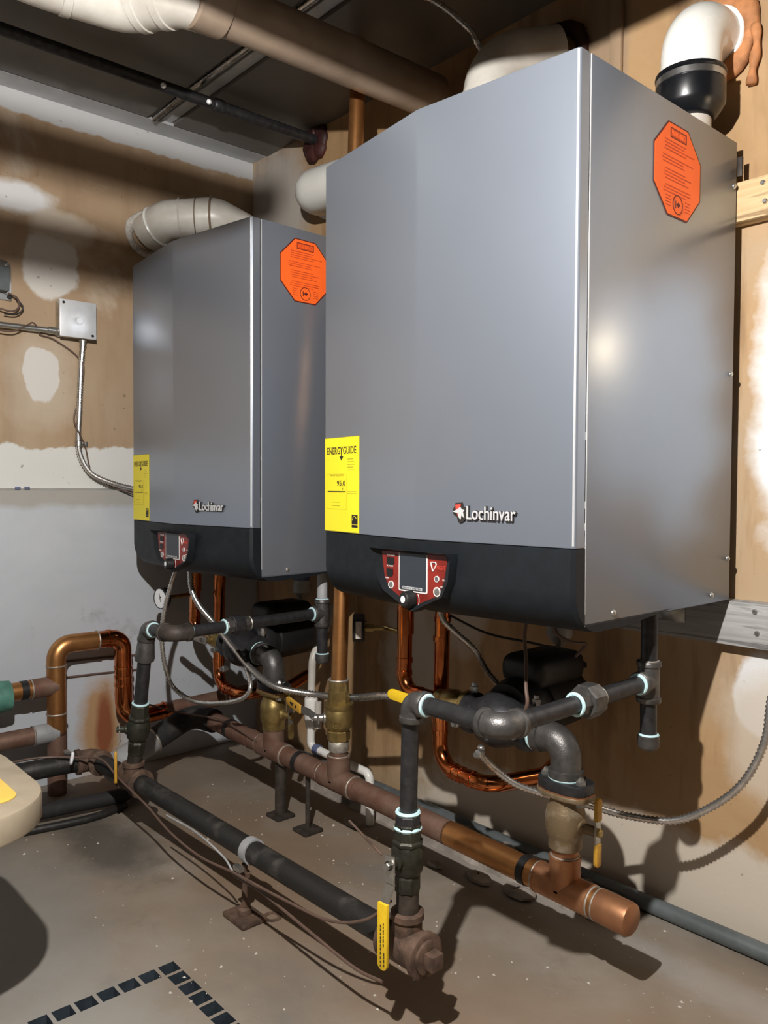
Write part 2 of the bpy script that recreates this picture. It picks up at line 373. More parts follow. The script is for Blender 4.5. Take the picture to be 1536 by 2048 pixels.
# ---------------------------------------------------------------- the room
H = 2.13
# floor with the openings of the drain cover cut into it
g = 0.0165; holes = []
for k in range(8): holes.append((1.158 - g, -0.926 - 0.0405 * k - g, 1.158 + g, -0.926 - 0.0405 * k + g))
for k in range(6): holes.append((1.1985 + 0.0405 * k - g, -0.926 - g, 1.1985 + 0.0405 * k + g, -0.926 + g))
xs = sorted(set([-0.15, 5.0] + [h[0] for h in holes] + [h[2] for h in holes])); ys = sorted(set([-5.0, 0.15] + [h[1] for h in holes] + [h[3] for h in holes]))
fl = MB(); pit = MB()
for i in range(len(xs) - 1):
    for j in range(len(ys) - 1):
        cx, cy = (xs[i] + xs[i + 1]) / 2, (ys[j] + ys[j + 1]) / 2
        a, b, c, d = xs[i], ys[j], xs[i + 1], ys[j + 1]
        if any(h[0] < cx < h[2] and h[1] < cy < h[3] for h in holes):
            z = -0.05
            pit.add([(a, b, 0), (c, b, 0), (c, d, 0), (a, d, 0), (a, b, z), (c, b, z), (c, d, z), (a, d, z)], [(4, 5, 6, 7), (0, 1, 5, 4), (1, 2, 6, 5), (2, 3, 7, 6), (3, 0, 4, 7)])
        else: fl.add([(a, b, 0), (c, b, 0), (c, d, 0), (a, d, 0)], [(0, 1, 2, 3)])
floor = struct(fl.build('floor', 'floor_concrete'), 'stained brown grey concrete floor')
simple('drain_dark', (0.05, 0.065, 0.08), 0, 0.35, 0.2, 40)
pit.build('drain_slots', 'drain_dark', floor)
struct(MB().box((-0.15, -5, H), (5, 0.15, H + 0.1)).build('ceiling', 'ceiling_panel'), 'dark grey sheet ceiling')
struct(MB().box((-0.15, 0, 0), (5, 0.15, H)).build('wall_back', 'plaster_back'), 'patchy brown plaster wall behind the boilers')
struct(MB().box((-0.15, -5, 0), (0, 0, H)).build('wall_left', 'plaster_left'), 'patchy tan plaster wall with white filler spots')
struct(MB().box((4.85, -5, 0), (5, 0, H)).build('wall_right', 'plaster_room'))
struct(MB().box((0, -5, 0), (4.85, -4.85, H)).build('wall_front', 'plaster_room'))
# poured foundation below the plaster on the left, slightly proud with a rough top
fb = MB(); n = 60; random.seed(3)
for i in range(n):
    y0, y1 = -4.85 + 4.85 * i / n, -4.85 + 4.85 * (i + 1) / n
    h0 = 0.92; t = 0.022
    fb.add([(0, y0, 0), (t, y0, 0), (t, y0, h0 - .004), (0, y0, h0 + .004), (0, y1, 0), (t, y1, 0), (t, y1, h0 - .004), (0, y1, h0 + .004)], [(1, 5, 6, 2), (2, 6, 7, 3)])
struct(fb.build('trim_1', 'foundation'), 'pale grey poured concrete foundation along the left wall')
# sheet-joint strip in the ceiling and ceiling panels (thin sheets with a gap that shows the white joint)
cs = MB().box((0.0, -0.408, H - 0.004), (4.8, -0.372, H)); struct(cs.build('trim_2', 'ceiling_white'), 'white joint strip across the ceiling')
struct(MB().box((0.0, -4.8, H - 0.012), (0.09, -0.0, H)).build('trim_3', 'ceiling_white'), 'ceiling strip at left wall, coloured white for the lit edge')  # white colour stands in for light falling on the ceiling edge
for k, (y0, y1) in enumerate([(-0.368, -0.0), (-1.6, -0.46)]):
    p = MB().box((0.10, y0, H - 0.014), (2.6, y1, H - 0.001)).build('ceiling_board', 'ceiling_panel'); p.parent = bpy.data.objects['ceiling']
# box added above the frame to keep lamplight off ceiling and upper walls
struct(MB().box((1.52, -4.8, 1.78), (4.8, -0.75, H)).build('trim_6', 'shade_box'), 'unseen box added below the ceiling to shade the upper walls')
# vertical batten high on the back wall
struct(MB().box((1.515, -0.012, 1.6), (1.545, 0, H)).build('trim_4', 'plaster_back', bevel=0.003), 'vertical batten on the back wall above the boiler')
# mounting boards
def board(z0, z1, x0, x1, mat, label):
    t = thing('mounting_board', label, 'board', (x0, -0.019, z0))
    MB().box((x0, -0.038, z0), (x1, -0.0005, z1)).build('plank', mat, t, bevel=0.002)
    for (x, z) in ((1.885, z0 + (z1 - z0) * .35), (1.88, z0 + (z1 - z0) * .82), (2.35, z0 + (z1 - z0) * .3)):
        MB().lathe((x, -0.038, z), (0, -1, 0), [(0, .0055), (.003, .005), (.0045, .0035)], 8).build('screw_head', 'steel', t)
    return t
board(1.462, 1.54, 1.25, 3.2, 'wood_pine', 'pale pine board behind the upper edge of the nearer boiler')
board(0.617, 0.707, 1.25, 3.2, 'wood_grey', 'weathered grey board below the nearer boiler')

# ---------------------------------------------------------------- boilers
BW, BD, BH = 0.3225, 0.497, 0.906     # half width, depth, height ; local frame: y=0 back, z=0 bottom of side panels
YE, YR = -0.527, -0.567               # cover edge and centre ridge
def make_boiler():
    t = thing('wall_boiler', 'x', 'boiler')
    MB().box((-BW + .003, -BD + .002, 0.006), (BW - .003, 0, BH - 0.002)).build('cabinet', 'casing', t)
    for s in (-1, 1):
        x0, x1 = (BW - .003, BW) if s > 0 else (-BW, -BW + .003)
        p = MB().box((x0, -BD, 0), (x1, 0, BH)).build('side_panel', 'casing', t, bevel=0.001)
        # folded bright front lip of the panel
        MB().box((x0 if s > 0 else x0, -BD - .0008, 0.02), (x1, -BD + .0012, BH - .001)).build('panel_lip', 'casing_edge', p)
        for (y, z) in ((-0.416, .015), (-0.074, .015), (-0.010, .083), (-0.010, .45), (-0.010, .819)):
            MB().lathe((s * BW, y, z), (s, 0, 0), [(0, .0058), (.0022, .0052), (.004, .003), (.0045, .0008)], 12).build('screw', 'galv', p)
    # front cover: two facets meeting at a soft ridge; sides fold back
    zc = 0.127
    cov = MB(); poly = [(-BW, -BD - .004), (-BW, YE), (-0.004, YR + .0003), (0.004, YR + .0003), (BW - .004, YE), (BW, YE + .004), (BW, -BD - .004)]
    cov.prism(poly, (0, 0, zc), (1, 0, 0), (0, 1, 0), (0, 0, BH - zc))
    c = cov.build('front_cover', 'casing', t, bevel=0.0012, angle=10)
    MB().prism([(BW - .0052, YE - .0002), (BW - .0036, YE - .0006), (BW - .0022, YE + .0016), (BW - .0034, YE + .0022)], (0, 0, zc + .004), (1, 0, 0), (0, 1, 0), (0, 0, BH - zc - .006)).build('cover_edge', 'casing_edge', c)
    # gap between cover and side panel
    MB().box((-BW + .006, -BD - .004, 0.02), (BW - .004, -BD + .002, BH - .004)).build('gap_seal', 'dark_gap', t)
    for z in (0.155, 0.19, 0.30): MB().box((BW - .004, -BD - .005, z), (BW - .001, -BD + .001, z + .012)).build('latch', 'steel', t)
    # black skirt: facets like the cover, face rolls under at the bottom
    sk = MB(); prof = []
    for j in range(9):
        a = math.radians(90 * j / 8); prof.append((0.065 * (1 - math.cos(a)), 0.055 - 0.067 * math.sin(a)))
    rows = [(0.0, zc - .001), (0.0, 0.09)] + prof + [(0.16, -0.010), (0.30, 0.004)]
    xs_ = [-BW, -BW + .006, -BW * .5, -0.004, 0.004, BW * .5, BW - .006, BW]
    grid = []
    for (dy, z) in rows:
        for x in xs_:
            yf = YR - .0015 + (abs(x) / BW) * (YE - YR) + (0.006 if abs(x) >= BW else 0)
            grid.append((x, yf + dy, z))
    m = len(xs_)
    sk.add(grid, [(j * m + i, (j + 1) * m + i, (j + 1) * m + i + 1, j * m + i + 1) for j in range(len(rows) - 1) for i in range(m - 1)])
    # end caps and top
    for s, idx in ((-1, 0), (1, m - 1)):
        ring = [grid[j * m + idx] for j in range(len(rows))] + [(s * BW, -BD + .0, 0.004), (s * BW, -BD - .002, zc - .001)]
        if s > 0: ring = ring[::-1]
        sk.add(ring, [tuple(range(len(ring)))])
    top = [grid[i] for i in range(m)] + [(BW, -BD, zc - .001), (-BW, -BD, zc - .001)]
    sk.add(top, [tuple(range(len(top)))])
    skirt = sk.build('skirt', 'skirt', t, angle=30)
    MB().box((-BW + .01, -BD, -0.004), (BW - .01, -.02, .006)).build('bottom_pan', 'black_plastic', t)
    # ---- control panel: recessed look built as bezel + red fascia, centred on the ridge, slightly tilted
    Y0 = YR - .004
    out = [(-.112, .106), (-.110, .096), (-.103, .055), (-.083, .025), (-.004, -.006), (.004, -.006), (.078, .026), (.094, .055), (.099, .096), (.098, .106)]
    inn = [(-.088, .1015), (-.086, .09), (-.079, .052), (-.064, .031), (-.010, .007), (.008, .007), (.062, .029), (.078, .054), (.086, .09), (.086, .1015)]
    cp = MB(); k = len(out)
    def py(x): return YR + (abs(x) / BW) * (YE - YR)
    vo = [(x, py(x) - .003, z) for x, z in out]; vi = [(x, Y0 + .001, z) for x, z in inn]; vb = [(x, py(x) + .012, z) for x, z in out]
    vt = [(x * .97, min(py(x) - .010, Y0 - .003) - (.011 if z > .1 else .0), z + (.001 if z > .05 else .002)) for x, z in out]
    cp.add(vb + vo + vt + vi, [((i + 1) % k, i, k + i, k + (i + 1) % k) for i in range(k)] + [(k + (i + 1) % k, k + i, 2 * k + i, 2 * k + (i + 1) % k) for i in range(k)] + [(2 * k + (i + 1) % k, 2 * k + i, 3 * k + i, 3 * k + (i + 1) % k) for i in range(k)])
    bz = cp.build('panel_bezel', 'skirt', t, angle=25)
    U, VV = (1, 0, 0), (0, 0, 1)
    fa = MB().prism(inn, (0, Y0 + .0012, 0), (1, 0, 0), (0, 0, 1), (0, .002, 0)).build('control_fascia', 'panel_red', t)
    Yf = Y0 + .0008
    # display
    sc = MB().prism([(-.036, .030), (.036, .030), (.038, .032), (.038, .1005), (-.038, .1005), (-.038, .032)], (0, Yf, 0), U, VV, (0, -.0012, 0)).build('display_frame', 'panel_white', t)
    MB().prism([(-.034, .033), (.034, .033), (.0352, .0345), (.0352, .1006), (-.0352, .1006), (-.0352, .0345)], (0, Yf - .0012, 0), U, VV, (0, -.0008, 0)).build('display', 'screen', t)
    b = MB(); quad(b, (0, Yf - .0022, 0), U, VV, -.026, .0345, .026, .0395, .0004); b.build('display_caption_band', 'badge_silver', t)
    text_mesh('SMART SYSTEM', (-.024, Yf - .0028, .0353), U, VV, .048, .0032, .0003).build('display_caption', 'screen', t)
    # knob
    kb = MB().lathe((-.004, Yf, .0165), (-.12, -1, .05), [(0, .0165), (.010, .016), (.018, .0145), (.020, .012)], 24).build('knob', 'black_plastic', t)
    MB().lathe((-.0065, Yf - .0199, .0175), (-.12, -1, .05), [(0, .0068), (.0008, .0062)], 20).build('knob_cap', 'dial_white', kb)
    arc = [( -.004 + .0205 * math.cos(a), Yf - .0006, .0165 + .0205 * math.sin(a)) for a in [math.radians(-30 + 8 * i) for i in range(9)]]
    MB().sweep(arc, .0006, 6).build('knob_mark', 'panel_white', fa)
    # sockets and buttons
    for (x, z, w) in ((-.062, .0845, .010), (-.064, .063, .009)):
        s_ = MB().prism([(x - w, z - .006), (x - w + .003, z - .006), (x - w + .003, z - .009), (x + w - .003, z - .009), (x + w - .003, z - .006), (x + w, z - .006), (x + w, z + .006), (x - w, z + .006)], (0, Yf, 0), U, VV, (0, -.001, 0)).build('socket', 'black_plastic', fa)
    for (x, z, r) in ((-.060, .0385, .0075), (.062, .0365, .0088), (.0615, .0595, .0058)):
        bt = MB().lathe((x, Yf, z), (0, -1, 0), [(0, r), (.0014, r), (.0018, r * .86), (.0006, r * .8)], 20).build('button', 'panel_white', fa)
        MB().lathe((x, Yf - .0006, z), (0, -1, 0), [(0, r * .72), (.0014, r * .66)], 16).build('button_face', 'galv' if r > .006 else 'steel', bt)
    for body, x, z, w, h in (('USB', -.071, .0935, .022, .003), ('PC PORT', -.072, .0725, .018, .003), ('MENU', -.076, .0495, .010, .0026), ('RUN', .076, .0575, .010, .003), ('RESET', .071, .045, .011, .0032)):
        text_mesh(body, (x, Yf - .0006, z), U, VV, w, h, .0003).build('caption', 'panel_white', fa)
    # shield and name on the fascia
    sh = [(.046, .0885), (.058, .0890), (.060, .0855), (.0515, .0715)]
    MB().sweep(fillet([(x, Yf - .0006, z) for x, z in sh + sh[:2]], .001, 2), .0011, 6).build('shield_mark', 'panel_white', fa)
    text_mesh('KNIGHT', (.0565, Yf - .0004, .0765), U, VV, .026, .0075, .0003).build('fascia_name', 'badge_red', fa)
    # ---- badge on the right facet
    uf = V((BW, YE - YR, 0)).normalized(); vf = V((0, 0, 1)); nf = uf.cross(vf)
    def fr(x, z, d=0.0): return V((x, YR + (x / BW) * (YE - YR), z)) + nf * d
    bd = text_mesh('Lochinvar', fr(.118, .1655, .0004), uf, vf, .101, .026, .003, 0.045).build('badge_backing', 'ink', t)
    text_mesh('Lochinvar', fr(.1185, .1675, .0036), uf, vf, .099, .0235, .0016, 0.006).build('badge_lettering', 'badge_silver', bd)
    def loc(pts): return [((x - .10), (z - .18)) for x, z in pts]
    o_ = fr(.10, .18, .0004)
    blob = [(.088, .184), (.092, .190), (.094, .196), (.108, .197), (.110, .190), (.117, .188), (.118, .180), (.116, .168), (.110, .163), (.104, .161), (.099, .165), (.097, .173), (.089, .177)]
    MB().prism(loc(blob), o_, uf, vf, nf * .003).build('emblem_backing', 'ink', t)
    MB().prism(loc([(.0945, .193), (.1065, .1945), (.105, .183), (.101, .172), (.0965, .181)]), o_ + nf * .0034, uf, vf, nf * .0012).build('emblem_shield', 'badge_red', t)
    MB().prism(loc([(.100, .185), (.106, .189), (.109, .185), (.115, .184), (.112, .180), (.1145, .170), (.109, .175), (.107, .167), (.103, .171), (.101, .178), (.0895, .1805)]), o_ + nf * .0044, uf, vf, nf * .0012).build('emblem_rider', 'badge_silver', t)
    # ---- yellow energy label on the left facet
    ul = V((BW, YR - YE, 0)).normalized(); nl = ul.cross(vf)
    def fl_(x, z, d=0.0): return V((x, YR - (x / BW) * (YE - YR), z)) + nl * d
    X0, X1, Z0, Z1 = -.3215, -.188, .1295, .326
    o0 = fl_(X0, Z0, .0005); w = (fl_(X1, Z0) - fl_(X0, Z0)).length; h = Z1 - Z0
    e = MB(); quad(e, o0 - nl * .0004, ul, vf, -.0012, -.0012, w + .0012, h + .0012, .0006); lab = e.build('energy_label', 'ink_olive', t)
    e = MB(); quad(e, o0 + nl * .0002, ul, vf, 0, 0, w, h, .0004); e.build('label_sheet', 'sticker_yellow', lab)
    o1 = o0 + nl * .0007
    def at_(fx, fz): return o1 + ul * (w * fx) + vf * (h * fz)
    text_mesh('ENERGYGUIDE', at_(.07, .825), ul, vf, w * .86, h * .075, .0003, .012).build('label_title', 'ink', lab)
    e = MB(); quad(e, at_(.49, .80), ul, vf, 0, 0, .0035, h * .085, .0003); e.prism([(-.006, 0), (.0095, 0), (.00175, -.009)], at_(.49, .80), ul, vf, nl * .0003); e.build('label_arrow', 'ink', lab)
    text_mesh('95.0', at_(.37, .485), ul, vf, w * .25, h * .058, .0003, .01).build('label_rating', 'ink', lab)
    e = MB(); quad(e, at_(.09, .418), ul, vf, 0, 0, w * .54, .0022, .0003); e.prism([(0, 0), (.003, .003), (.0015, .006)], at_(.53, .44), ul, vf, nl * .0003); e.build('label_scale', 'ink', lab)
    text_mesh('Efficiency Rating (AFUE)', at_(.16, .585), ul, vf, w * .40, h * .022, .0003).build('label_caption', 'ink_olive', lab)
    e = MB()
    for k2 in range(5): quad(e, at_(.68, .765 - .028 * k2), ul, vf, 0, 0, w * (.16 + .025 * (k2 % 3)), .0013, .0003)
    quad(e, at_(.68, .425), ul, vf, 0, 0, w * .26, .0008, .0003); quad(e, at_(.68, .402), ul, vf, 0, 0, w * .26, .0012, .0003)
    quad(e, at_(.07, .765), ul, vf, 0, 0, w * .06, .001, .0003); quad(e, at_(.07, .90), ul, vf, 0, 0, w * .86, .0007, .0003)
    quad(e, at_(.22, .31), ul, vf, 0, 0, w * .24, .001, .0003); quad(e, at_(.22, .27), ul, vf, 0, 0, w * .24, .0008, .0003)
    for a, b2, c2, d2 in ((.06, .61, .60, .613), (.06, .235, .66, .238), (.06, .235, .065, .61), (.655, .235, .66, .61)): quad(e, at_(a, b2), ul, vf, 0, 0, w * (c2 - a), h * (d2 - b2), .0002)
    e.build('label_small_print', 'ink_olive', lab)
    e = MB(); quad(e, at_(.81, .085), ul, vf, 0, 0, w * .165, h * .10, .0003); quad(e, at_(.81, .052), ul, vf, 0, 0, w * .165, h * .027, .0003); e.build('label_star_mark', 'ink', lab)
    e = MB(); pts = [at_(.83, .125) + ul * (.008 - .0075 * math.cos(a)) + vf * (.009 * math.sin(a)) + nl * .0004 for a in [math.radians(12 * i) for i in range(14)]]
    e.sweep(pts, .0005, 5); e.build('label_star_arc', 'sticker_yellow', lab)
    return t
def octagon(root, y0, z0):                  # warning sticker on the right side panel, (y0,z0) centre
    x = BW + .0004; U, W_ = V((0, 1, 0)), V((0, 0, 1))
    def oc(a, c, fx=1): return [(-c, -a), (c, -a), (a, -c), (a, c), (c, a), (-c, a), (-a, c), (-a, -c)]
    st = MB().prism(oc(.0822, .0345), (x, y0, z0), U, W_, (.0006, 0, 0)).build('warning_sticker', 'ink_red', root)
    MB().prism(oc(.0795, .033), (x + .0006, y0, z0), U, W_, (.0004, 0, 0)).build('sticker_face', 'sticker_orange', st)
    o = V((x + .0011, y0, z0))
    e = MB(); 
    for a, b, c, d in ((-.028, .055, .028, .0565), (-.028, .071, .028, .0725), (-.028, .055, -.0268, .0725), (.0268, .055, .028, .0725)): quad(e, o, U, W_, a, b, c, d, .0003)
    e.build('sticker_title_frame', 'ink_red', st)
    e = MB(); quad(e, o, U, W_, -.0268, .0565, .0268, .071, .0002); e.build('sticker_title_band', 'ink_soft', st)
    text_mesh('WARNING!', o + U * -.0245 + W_ * .0585 + V((.0003, 0, 0)), U, W_, .049, .0105, .0003, .01).build('sticker_title', 'sticker_orange', st)
    e = MB(); rnd = random.Random(5)
    for k in range(17):
        z = .047 - k * .0056; 
        if k in (4, 8, 13): continue
        a = -.055 + rnd.uniform(0, .012); L = .11 - rnd.uniform(0, .045)
        while L > .004:
            s_ = min(L, rnd.uniform(.004, .014)); quad(e, o, U, W_, a, z, a + s_ - .0012, z + .0020, .0003); a += s_; L -= s_
    for k in range(4):
        for a in (-.042, .026): quad(e, o, U, W_, a, -.049 - k * .0055, a + .017, -.0475 - k * .0055, .0003)
    e.build('sticker_small_print', 'ink_soft', st)
    MB().ring(o + W_ * -.058, (1, 0, 0), .0165, .0009, 28, 5).build('sticker_stop_ring', 'ink_red', st)
    e = MB(); oc_ = o + W_ * -.058
    quad(e, oc_, U, W_, -.0085, -.007, -.0060, .006, .0003); e.prism([(-.004, 0), (.002, -.005), (.009, .001), (.002, .005)], oc_, U, W_, V((.0003, 0, 0))); quad(e, oc_, U, W_, -.006, -.001, -.003, .001, .0003); e.build('sticker_mark', 'ink_red', st)
b1 = make_boiler()
b2 = copy_tree(b1)
b1.location = (1.5075, -0.043, 0.71); b1['label'] = 'larger-looking nearer grey wall-hung boiler, with the bright lit side panel'
octagon(b1, -0.229, 0.789)
b2.location = (0.4985, -0.0185, 0.70); b2.rotation_euler = (0, 0, math.radians(1.7)); b2['label'] = 'farther grey wall-hung boiler, next to the left wall'
octagon(b2, -0.359, 0.798)
for b in (b1, b2): b['group'] = 'pair of wall-hung boilers'
ORG[b1.name] = V((0, 0, 0))
# upper and back mounting brackets beside the nearer boiler
br = tag(MB().box((1.832, -0.046, 1.548), (1.8415, -0.0385, 1.586)).build('wall_bracket', 'old_iron', bevel=.001), 'small dark steel bracket tab at top right of nearer boiler', 'bracket')
br = thing('wall_bracket', 'galvanised bracket plate on grey board under nearer boiler', 'bracket', (1.71, -0.04, 0.65))
MB().box((1.683, -0.0405, 0.650), (1.735, -0.0385, 0.700)).build('plate', 'galv', br, bevel=.001)
MB().lathe((1.703, -0.0405, 0.680), (0, -1, 0), [(0, .005), (.001, .0045)], 10).build('hole', 'dark_gap', br)

# ---------------------------------------------------------------- pipe helpers
def pipe(t, a, b, r, mat, name='pipe', n=20): return MB().cyl(a, b, r, n).build(name, mat, t)
def collar(mb, c, d, R, w):                # bead ring of a fitting, at c facing d
    mb.lathe(V(c), d, [(-w, R * .9), (-w * .9, R), (-.0005, R), (.0006, R * .95)], 24)
def elbow(t, c, d1, d2, r, L, mat, R=None, cw=.010, name='elbow', bead=1.14):
    R = R or r * 1.25; c = V(c); d1 = V(d1).normalized(); d2 = V(d2).normalized()
    mb = MB().sweep(fillet([c + d1 * L, c, c + d2 * L], L * .72, 10), R, 22)
    for d in (d1, d2): collar(mb, c + d * L, d, R * bead, cw)
    return mb.build(name, mat, t, angle=50)
def tee(t, c, ax, br, r, L, Lb, mat, R=None, cw=.010, name='tee', bead=1.14, Rb=None):
    R = R or r * 1.25; Rb = Rb or R; c = V(c); ax = V(ax).normalized(); br = V(br).normalized()
    mb = MB().cyl(c - ax * L, c + ax * L, R, 22).cyl(c, c + br * Lb, Rb, 22)
    for d, l, q in ((ax, L, R), (-ax, L, R), (br, Lb, Rb)): collar(mb, c + d * l, d, q * bead, cw)
    return mb.build(name, mat, t, angle=50)
def seal(parent, c, d, R, r=.0022, mat='sealant', name='sealant_ring'):
    return MB().ring(c, d, R, r, 22, 6).build(name, mat, parent)
def hexcol(t, a, b, R, mat, name, n=8):
    a, b = V(a), V(b); L = (b - a).length
    return MB().lathe(a, b - a, [(0, R * .93), (L * .08, R), (L * .92, R), (L, R * .93)], n, ph=math.pi / n).build(name, mat, t, angle=20)
X, Y, Z = V((1, 0, 0)), V((0, 1, 0)), V((0, 0, 1))

# ---------------------------------------------------------------- gas main on the floor
GM = thing('gas_main_pipe', 'old black iron gas main running low along the floor in front', 'pipe', (1.10, -0.72, 0.15))
gA, gB = V((1.594, -0.705, 0.151)), V((0.549, -0.721, 0.152)); gd = (gA - gB).normalized()
pipe(GM, gB + gd * .03, gA - gd * .03, .0235, 'old_pipe')
tt = tee(GM, gA, gd, Z, .0235, .046, .060, 'rusty', .0335, .012, Rb=.0255)
pl = MB().lathe(gA + gd * .046, gd, [(0, .028), (.006, .028), (.008, .022)], 20).build('plug', 'rusty', GM)
MB().prism([(-.013, -.013), (.013, -.013), (.013, .013), (-.013, .013)], gA + gd * .053, Y, Z, gd * .02).build('plug_head', 'rusty', pl, bevel=.001)
pipe(GM, gA + Z * .055, gA + Z * .10, .0195, 'old_iron', 'nipple'); 
tee(GM, gB, gd, Z, .0235, .045, .048, 'rusty', .0325, .011, Rb=.0255)
pipe(GM, gB + Z * .04, gB + V((.008, .003, .075)), .0195, 'old_iron', 'nipple')
gE = V((0.325, -0.738, 0.153)); gF = V((0.255, -1.35, 0.150))
pipe(GM, gB - gd * .03, gE + gd * .03, .0235, 'old_pipe')
dF = (gF - gE).normalized(); elbow(GM, gE, gd, dF, .0235, .05, 'rusty', .031, .012)
pipe(GM, gE + dF * .04, gF, .0265, 'old_pipe')
MB().box((.290, -.812, .180), (.315, -.800, .186)).build('clip', 'galv', GM)
# second dark pipe underneath, going left
lp = thing('floor_pipe', 'black pipe lying on the floor below the gas main at far left', 'pipe', (.27, -1.0, .05))
MB().sweep(fillet([V((.10, -.55, .030)), V((.345, -.62, .032)), V((.235, -1.35, .034))], .08), .021, 16).build('pipe', 'insul_black', lp)
MB().sweep(spline([(.36, -.66, .011), (.385, -.78, .011), (.35, -1.0, .011), (.30, -1.3, .011)]), .0105, 12).build('hose', 'old_pipe', lp)
# adjustable stand under the gas main
st = thing('pipe_stand', 'small rusty adjustable stand holding up the gas main', 'pipe stand', (1.10, -0.721, 0))
MB().box((1.058, -0.752, 0.0), (1.142, -0.690, 0.012)).build('foot', 'rusty', st, bevel=.004)
MB().lathe((1.10, -.721, .012), Z, [(0, .016), (.012, .015), (.016, .010), (.02, .010)], 14).build('socket', 'rusty', st)
pipe(st, (1.10, -.721, .02), (1.101, -.7215, .122), .0065, 'rusty', 'rod', 12)
hexcol(st, (1.10, -.721, .092), (1.10, -.721, .104), .013, 'rusty', 'nut', 6)
cl = MB().lathe((1.114, -.7125, .1515), gd, [(-.011, .0238), (-.011, .0275), (.011, .0275), (.011, .0238), (-.011, .0238)], 26).build('pipe_clamp', 'grey_paint', st)
MB().box((1.100, -.750, .118), (1.126, -.738, .128)).build('clamp_bolt', 'galv', cl)
# loose washer beside the foot
tag(MB().lathe((1.133, -.672, .0), Z, [(0, .012), (.002, .012), (.002, .021), (0, .021), (0, .012)], 20).build('washer', 'rusty'), 'rusty flat washer lying on the floor beside the pipe stand', 'washer')
def cable(name, pts, r, mat, label, cat='cable', per=8):
    return tag(MB().sweep(spline(pts, per), r, 8).build(name, mat), label, cat)
cable('sensor_cable', [(.322, -1.05, .19), (.31, -.9, .187), (.37, -.80, .183), (.444, -.765, .188), (.546, -.762, .165), (.709, -.76, .140), (.842, -.765, .118), (.985, -.765, .110), (1.133, -.765, .126), (1.298, -.76, .135), (1.441, -.757, .150), (1.54, -.752, .190), (1.585, -.735, .235)], .0028, 'wire_brown', 'thin brown cable draped along the black gas main')
cable('sensor_cable', [(.80, -.752, .142), (.95, -.755, .150), (1.07, -.757, .138), (1.11, -.757, .120)], .0022, 'grey_paint', 'short pale cable tucked along the gas main up to the stand clamp')
cable('sensor_cable', [(1.11, -.756, .112), (1.22, -.752, .112), (1.38, -.75, .098), (1.50, -.745, .085), (1.57, -.74, .09)], .003, 'wire_brown', 'brown cable under the gas main from the stand to the plugged tee')
# white tie on the cable
tag(MB().sweep(spline([(.372, -.815, .20), (.378, -.822, .185), (.370, -.820, .170), (.384, -.825, .178), (.380, -.818, .198)]), .004, 6).build('cable_tie', 'dial_white'), 'white tape tie around cable and pipe near floor at left', 'tie')

# ---------------------------------------------------------------- lever ball valves
def lever(t, p, d, side, L, grip_mat, drop=.035, w=.016, printed=None):
    """p pivot, d lever direction, side = stem direction"""
    p, d, s = V(p), V(d).normalized(), V(side).normalized(); u = s.cross(d)
    hd = thing_part = MB()
    hd.prism([(-w * .6, -.016), (w * .6, -.016), (w * .6, .03), (-w * .6, .03)], p, u, d, s * .003)
    a = p + d * .03; b = a + d * .03 + s * drop * .55
    hd.prism([(-w * .55, 0), (w * .55, 0), (w * .55, (b - a).length), (-w * .55, (b - a).length)], a, u, (b - a).normalized(), (b - a).normalized().cross(u).normalized() * (-.003))
    h = hd.build('lever', 'galv', t)
    g = [(-w * .62, 0), (w * .62, 0), (w * .62, L - w * .6)] + [(w * .62 * math.cos(x), L - w * .6 + w * .6 * math.sin(x)) for x in [math.pi * i / 6 for i in range(1, 6)]] + [(-w * .62, L - w * .6)]
    gr = MB().prism(g, b - d * .002 - s * .003, u, d, s * .007).build('grip', grip_mat, h, bevel=.0012)
    MB().lathe(p, s, [(0, .0085), (.004, .0085), (.005, .006), (.011, .006), (.011, 0)], 6).build('nut', 'steel', h)
    if printed:
        uu = d; vv = s.cross(d); e = MB(); rnd = random.Random(3); o_ = b + s * .0042
        if printed == 'lines':
            for row, a0, a1 in ((.22, .26, .62), (-.16, .30, .92), (.30, .70, .92)):
                a = a0 * L
                while a < a1 * L - .002:
                    q = rnd.uniform(.002, .006); quad(e, o_, uu, vv, a, row * w - .0010, a + q, row * w + .0010, .0002); a += q + rnd.uniform(.0012, .003)
        else:
            e.prism([(.16 * L, -.20 * w), (.30 * L, -.20 * w), (.27 * L, .20 * w), (.20 * L, .20 * w)], o_, uu, vv, s * .0002)
            e.prism([(.36 * L, -.24 * w), (.62 * L, -.22 * w), (.66 * L, .0), (.58 * L, .24 * w), (.40 * L, .20 * w), (.46 * L, .0)], o_, uu, vv, s * .0002)
        e.build('grip_print', 'ink', h)
    return h
# right gas valve on the riser
rb = V((1.594, -.705, 0))
gv = thing('gas_ball_valve', 'dark green bronze gas valve with yellow lever hanging straight down', 'valve', (1.594, -.705, .24))
MB().lathe(rb + Z * .244, Z, [(0, .019), (.004, .0225), (.028, .0225), (.034, .020)], 8, ph=.3).build('lower_hex', 'bronze_dark', gv, angle=20)
MB().lathe(rb + Z * .274, Z, [(0, .019), (.008, .025), (.022, .0285), (.04, .0285), (.05, .025), (.056, .023)], 26).build('body', 'bronze_dark', gv)
MB().lathe(rb + Z * .326, Z, [(0, .0255), (.003, .027), (.007, .027), (.010, .0235), (.036, .0235), (.038, .021)], 8, ph=.3).build('upper_hex', 'bronze_dark', gv, angle=20)
sdir = V((.10, -.995, 0)).normalized()
MB().lathe(rb + Z * .305 + sdir * .02, sdir, [(0, .013), (.012, .013), (.014, .009), (.030, .008)], 16).build('stem', 'bronze_dark', gv)
lever(gv, rb + Z * .305 + sdir * .044, -Z, sdir, .112, 'yellow_grip', .03, .017, 'lines')
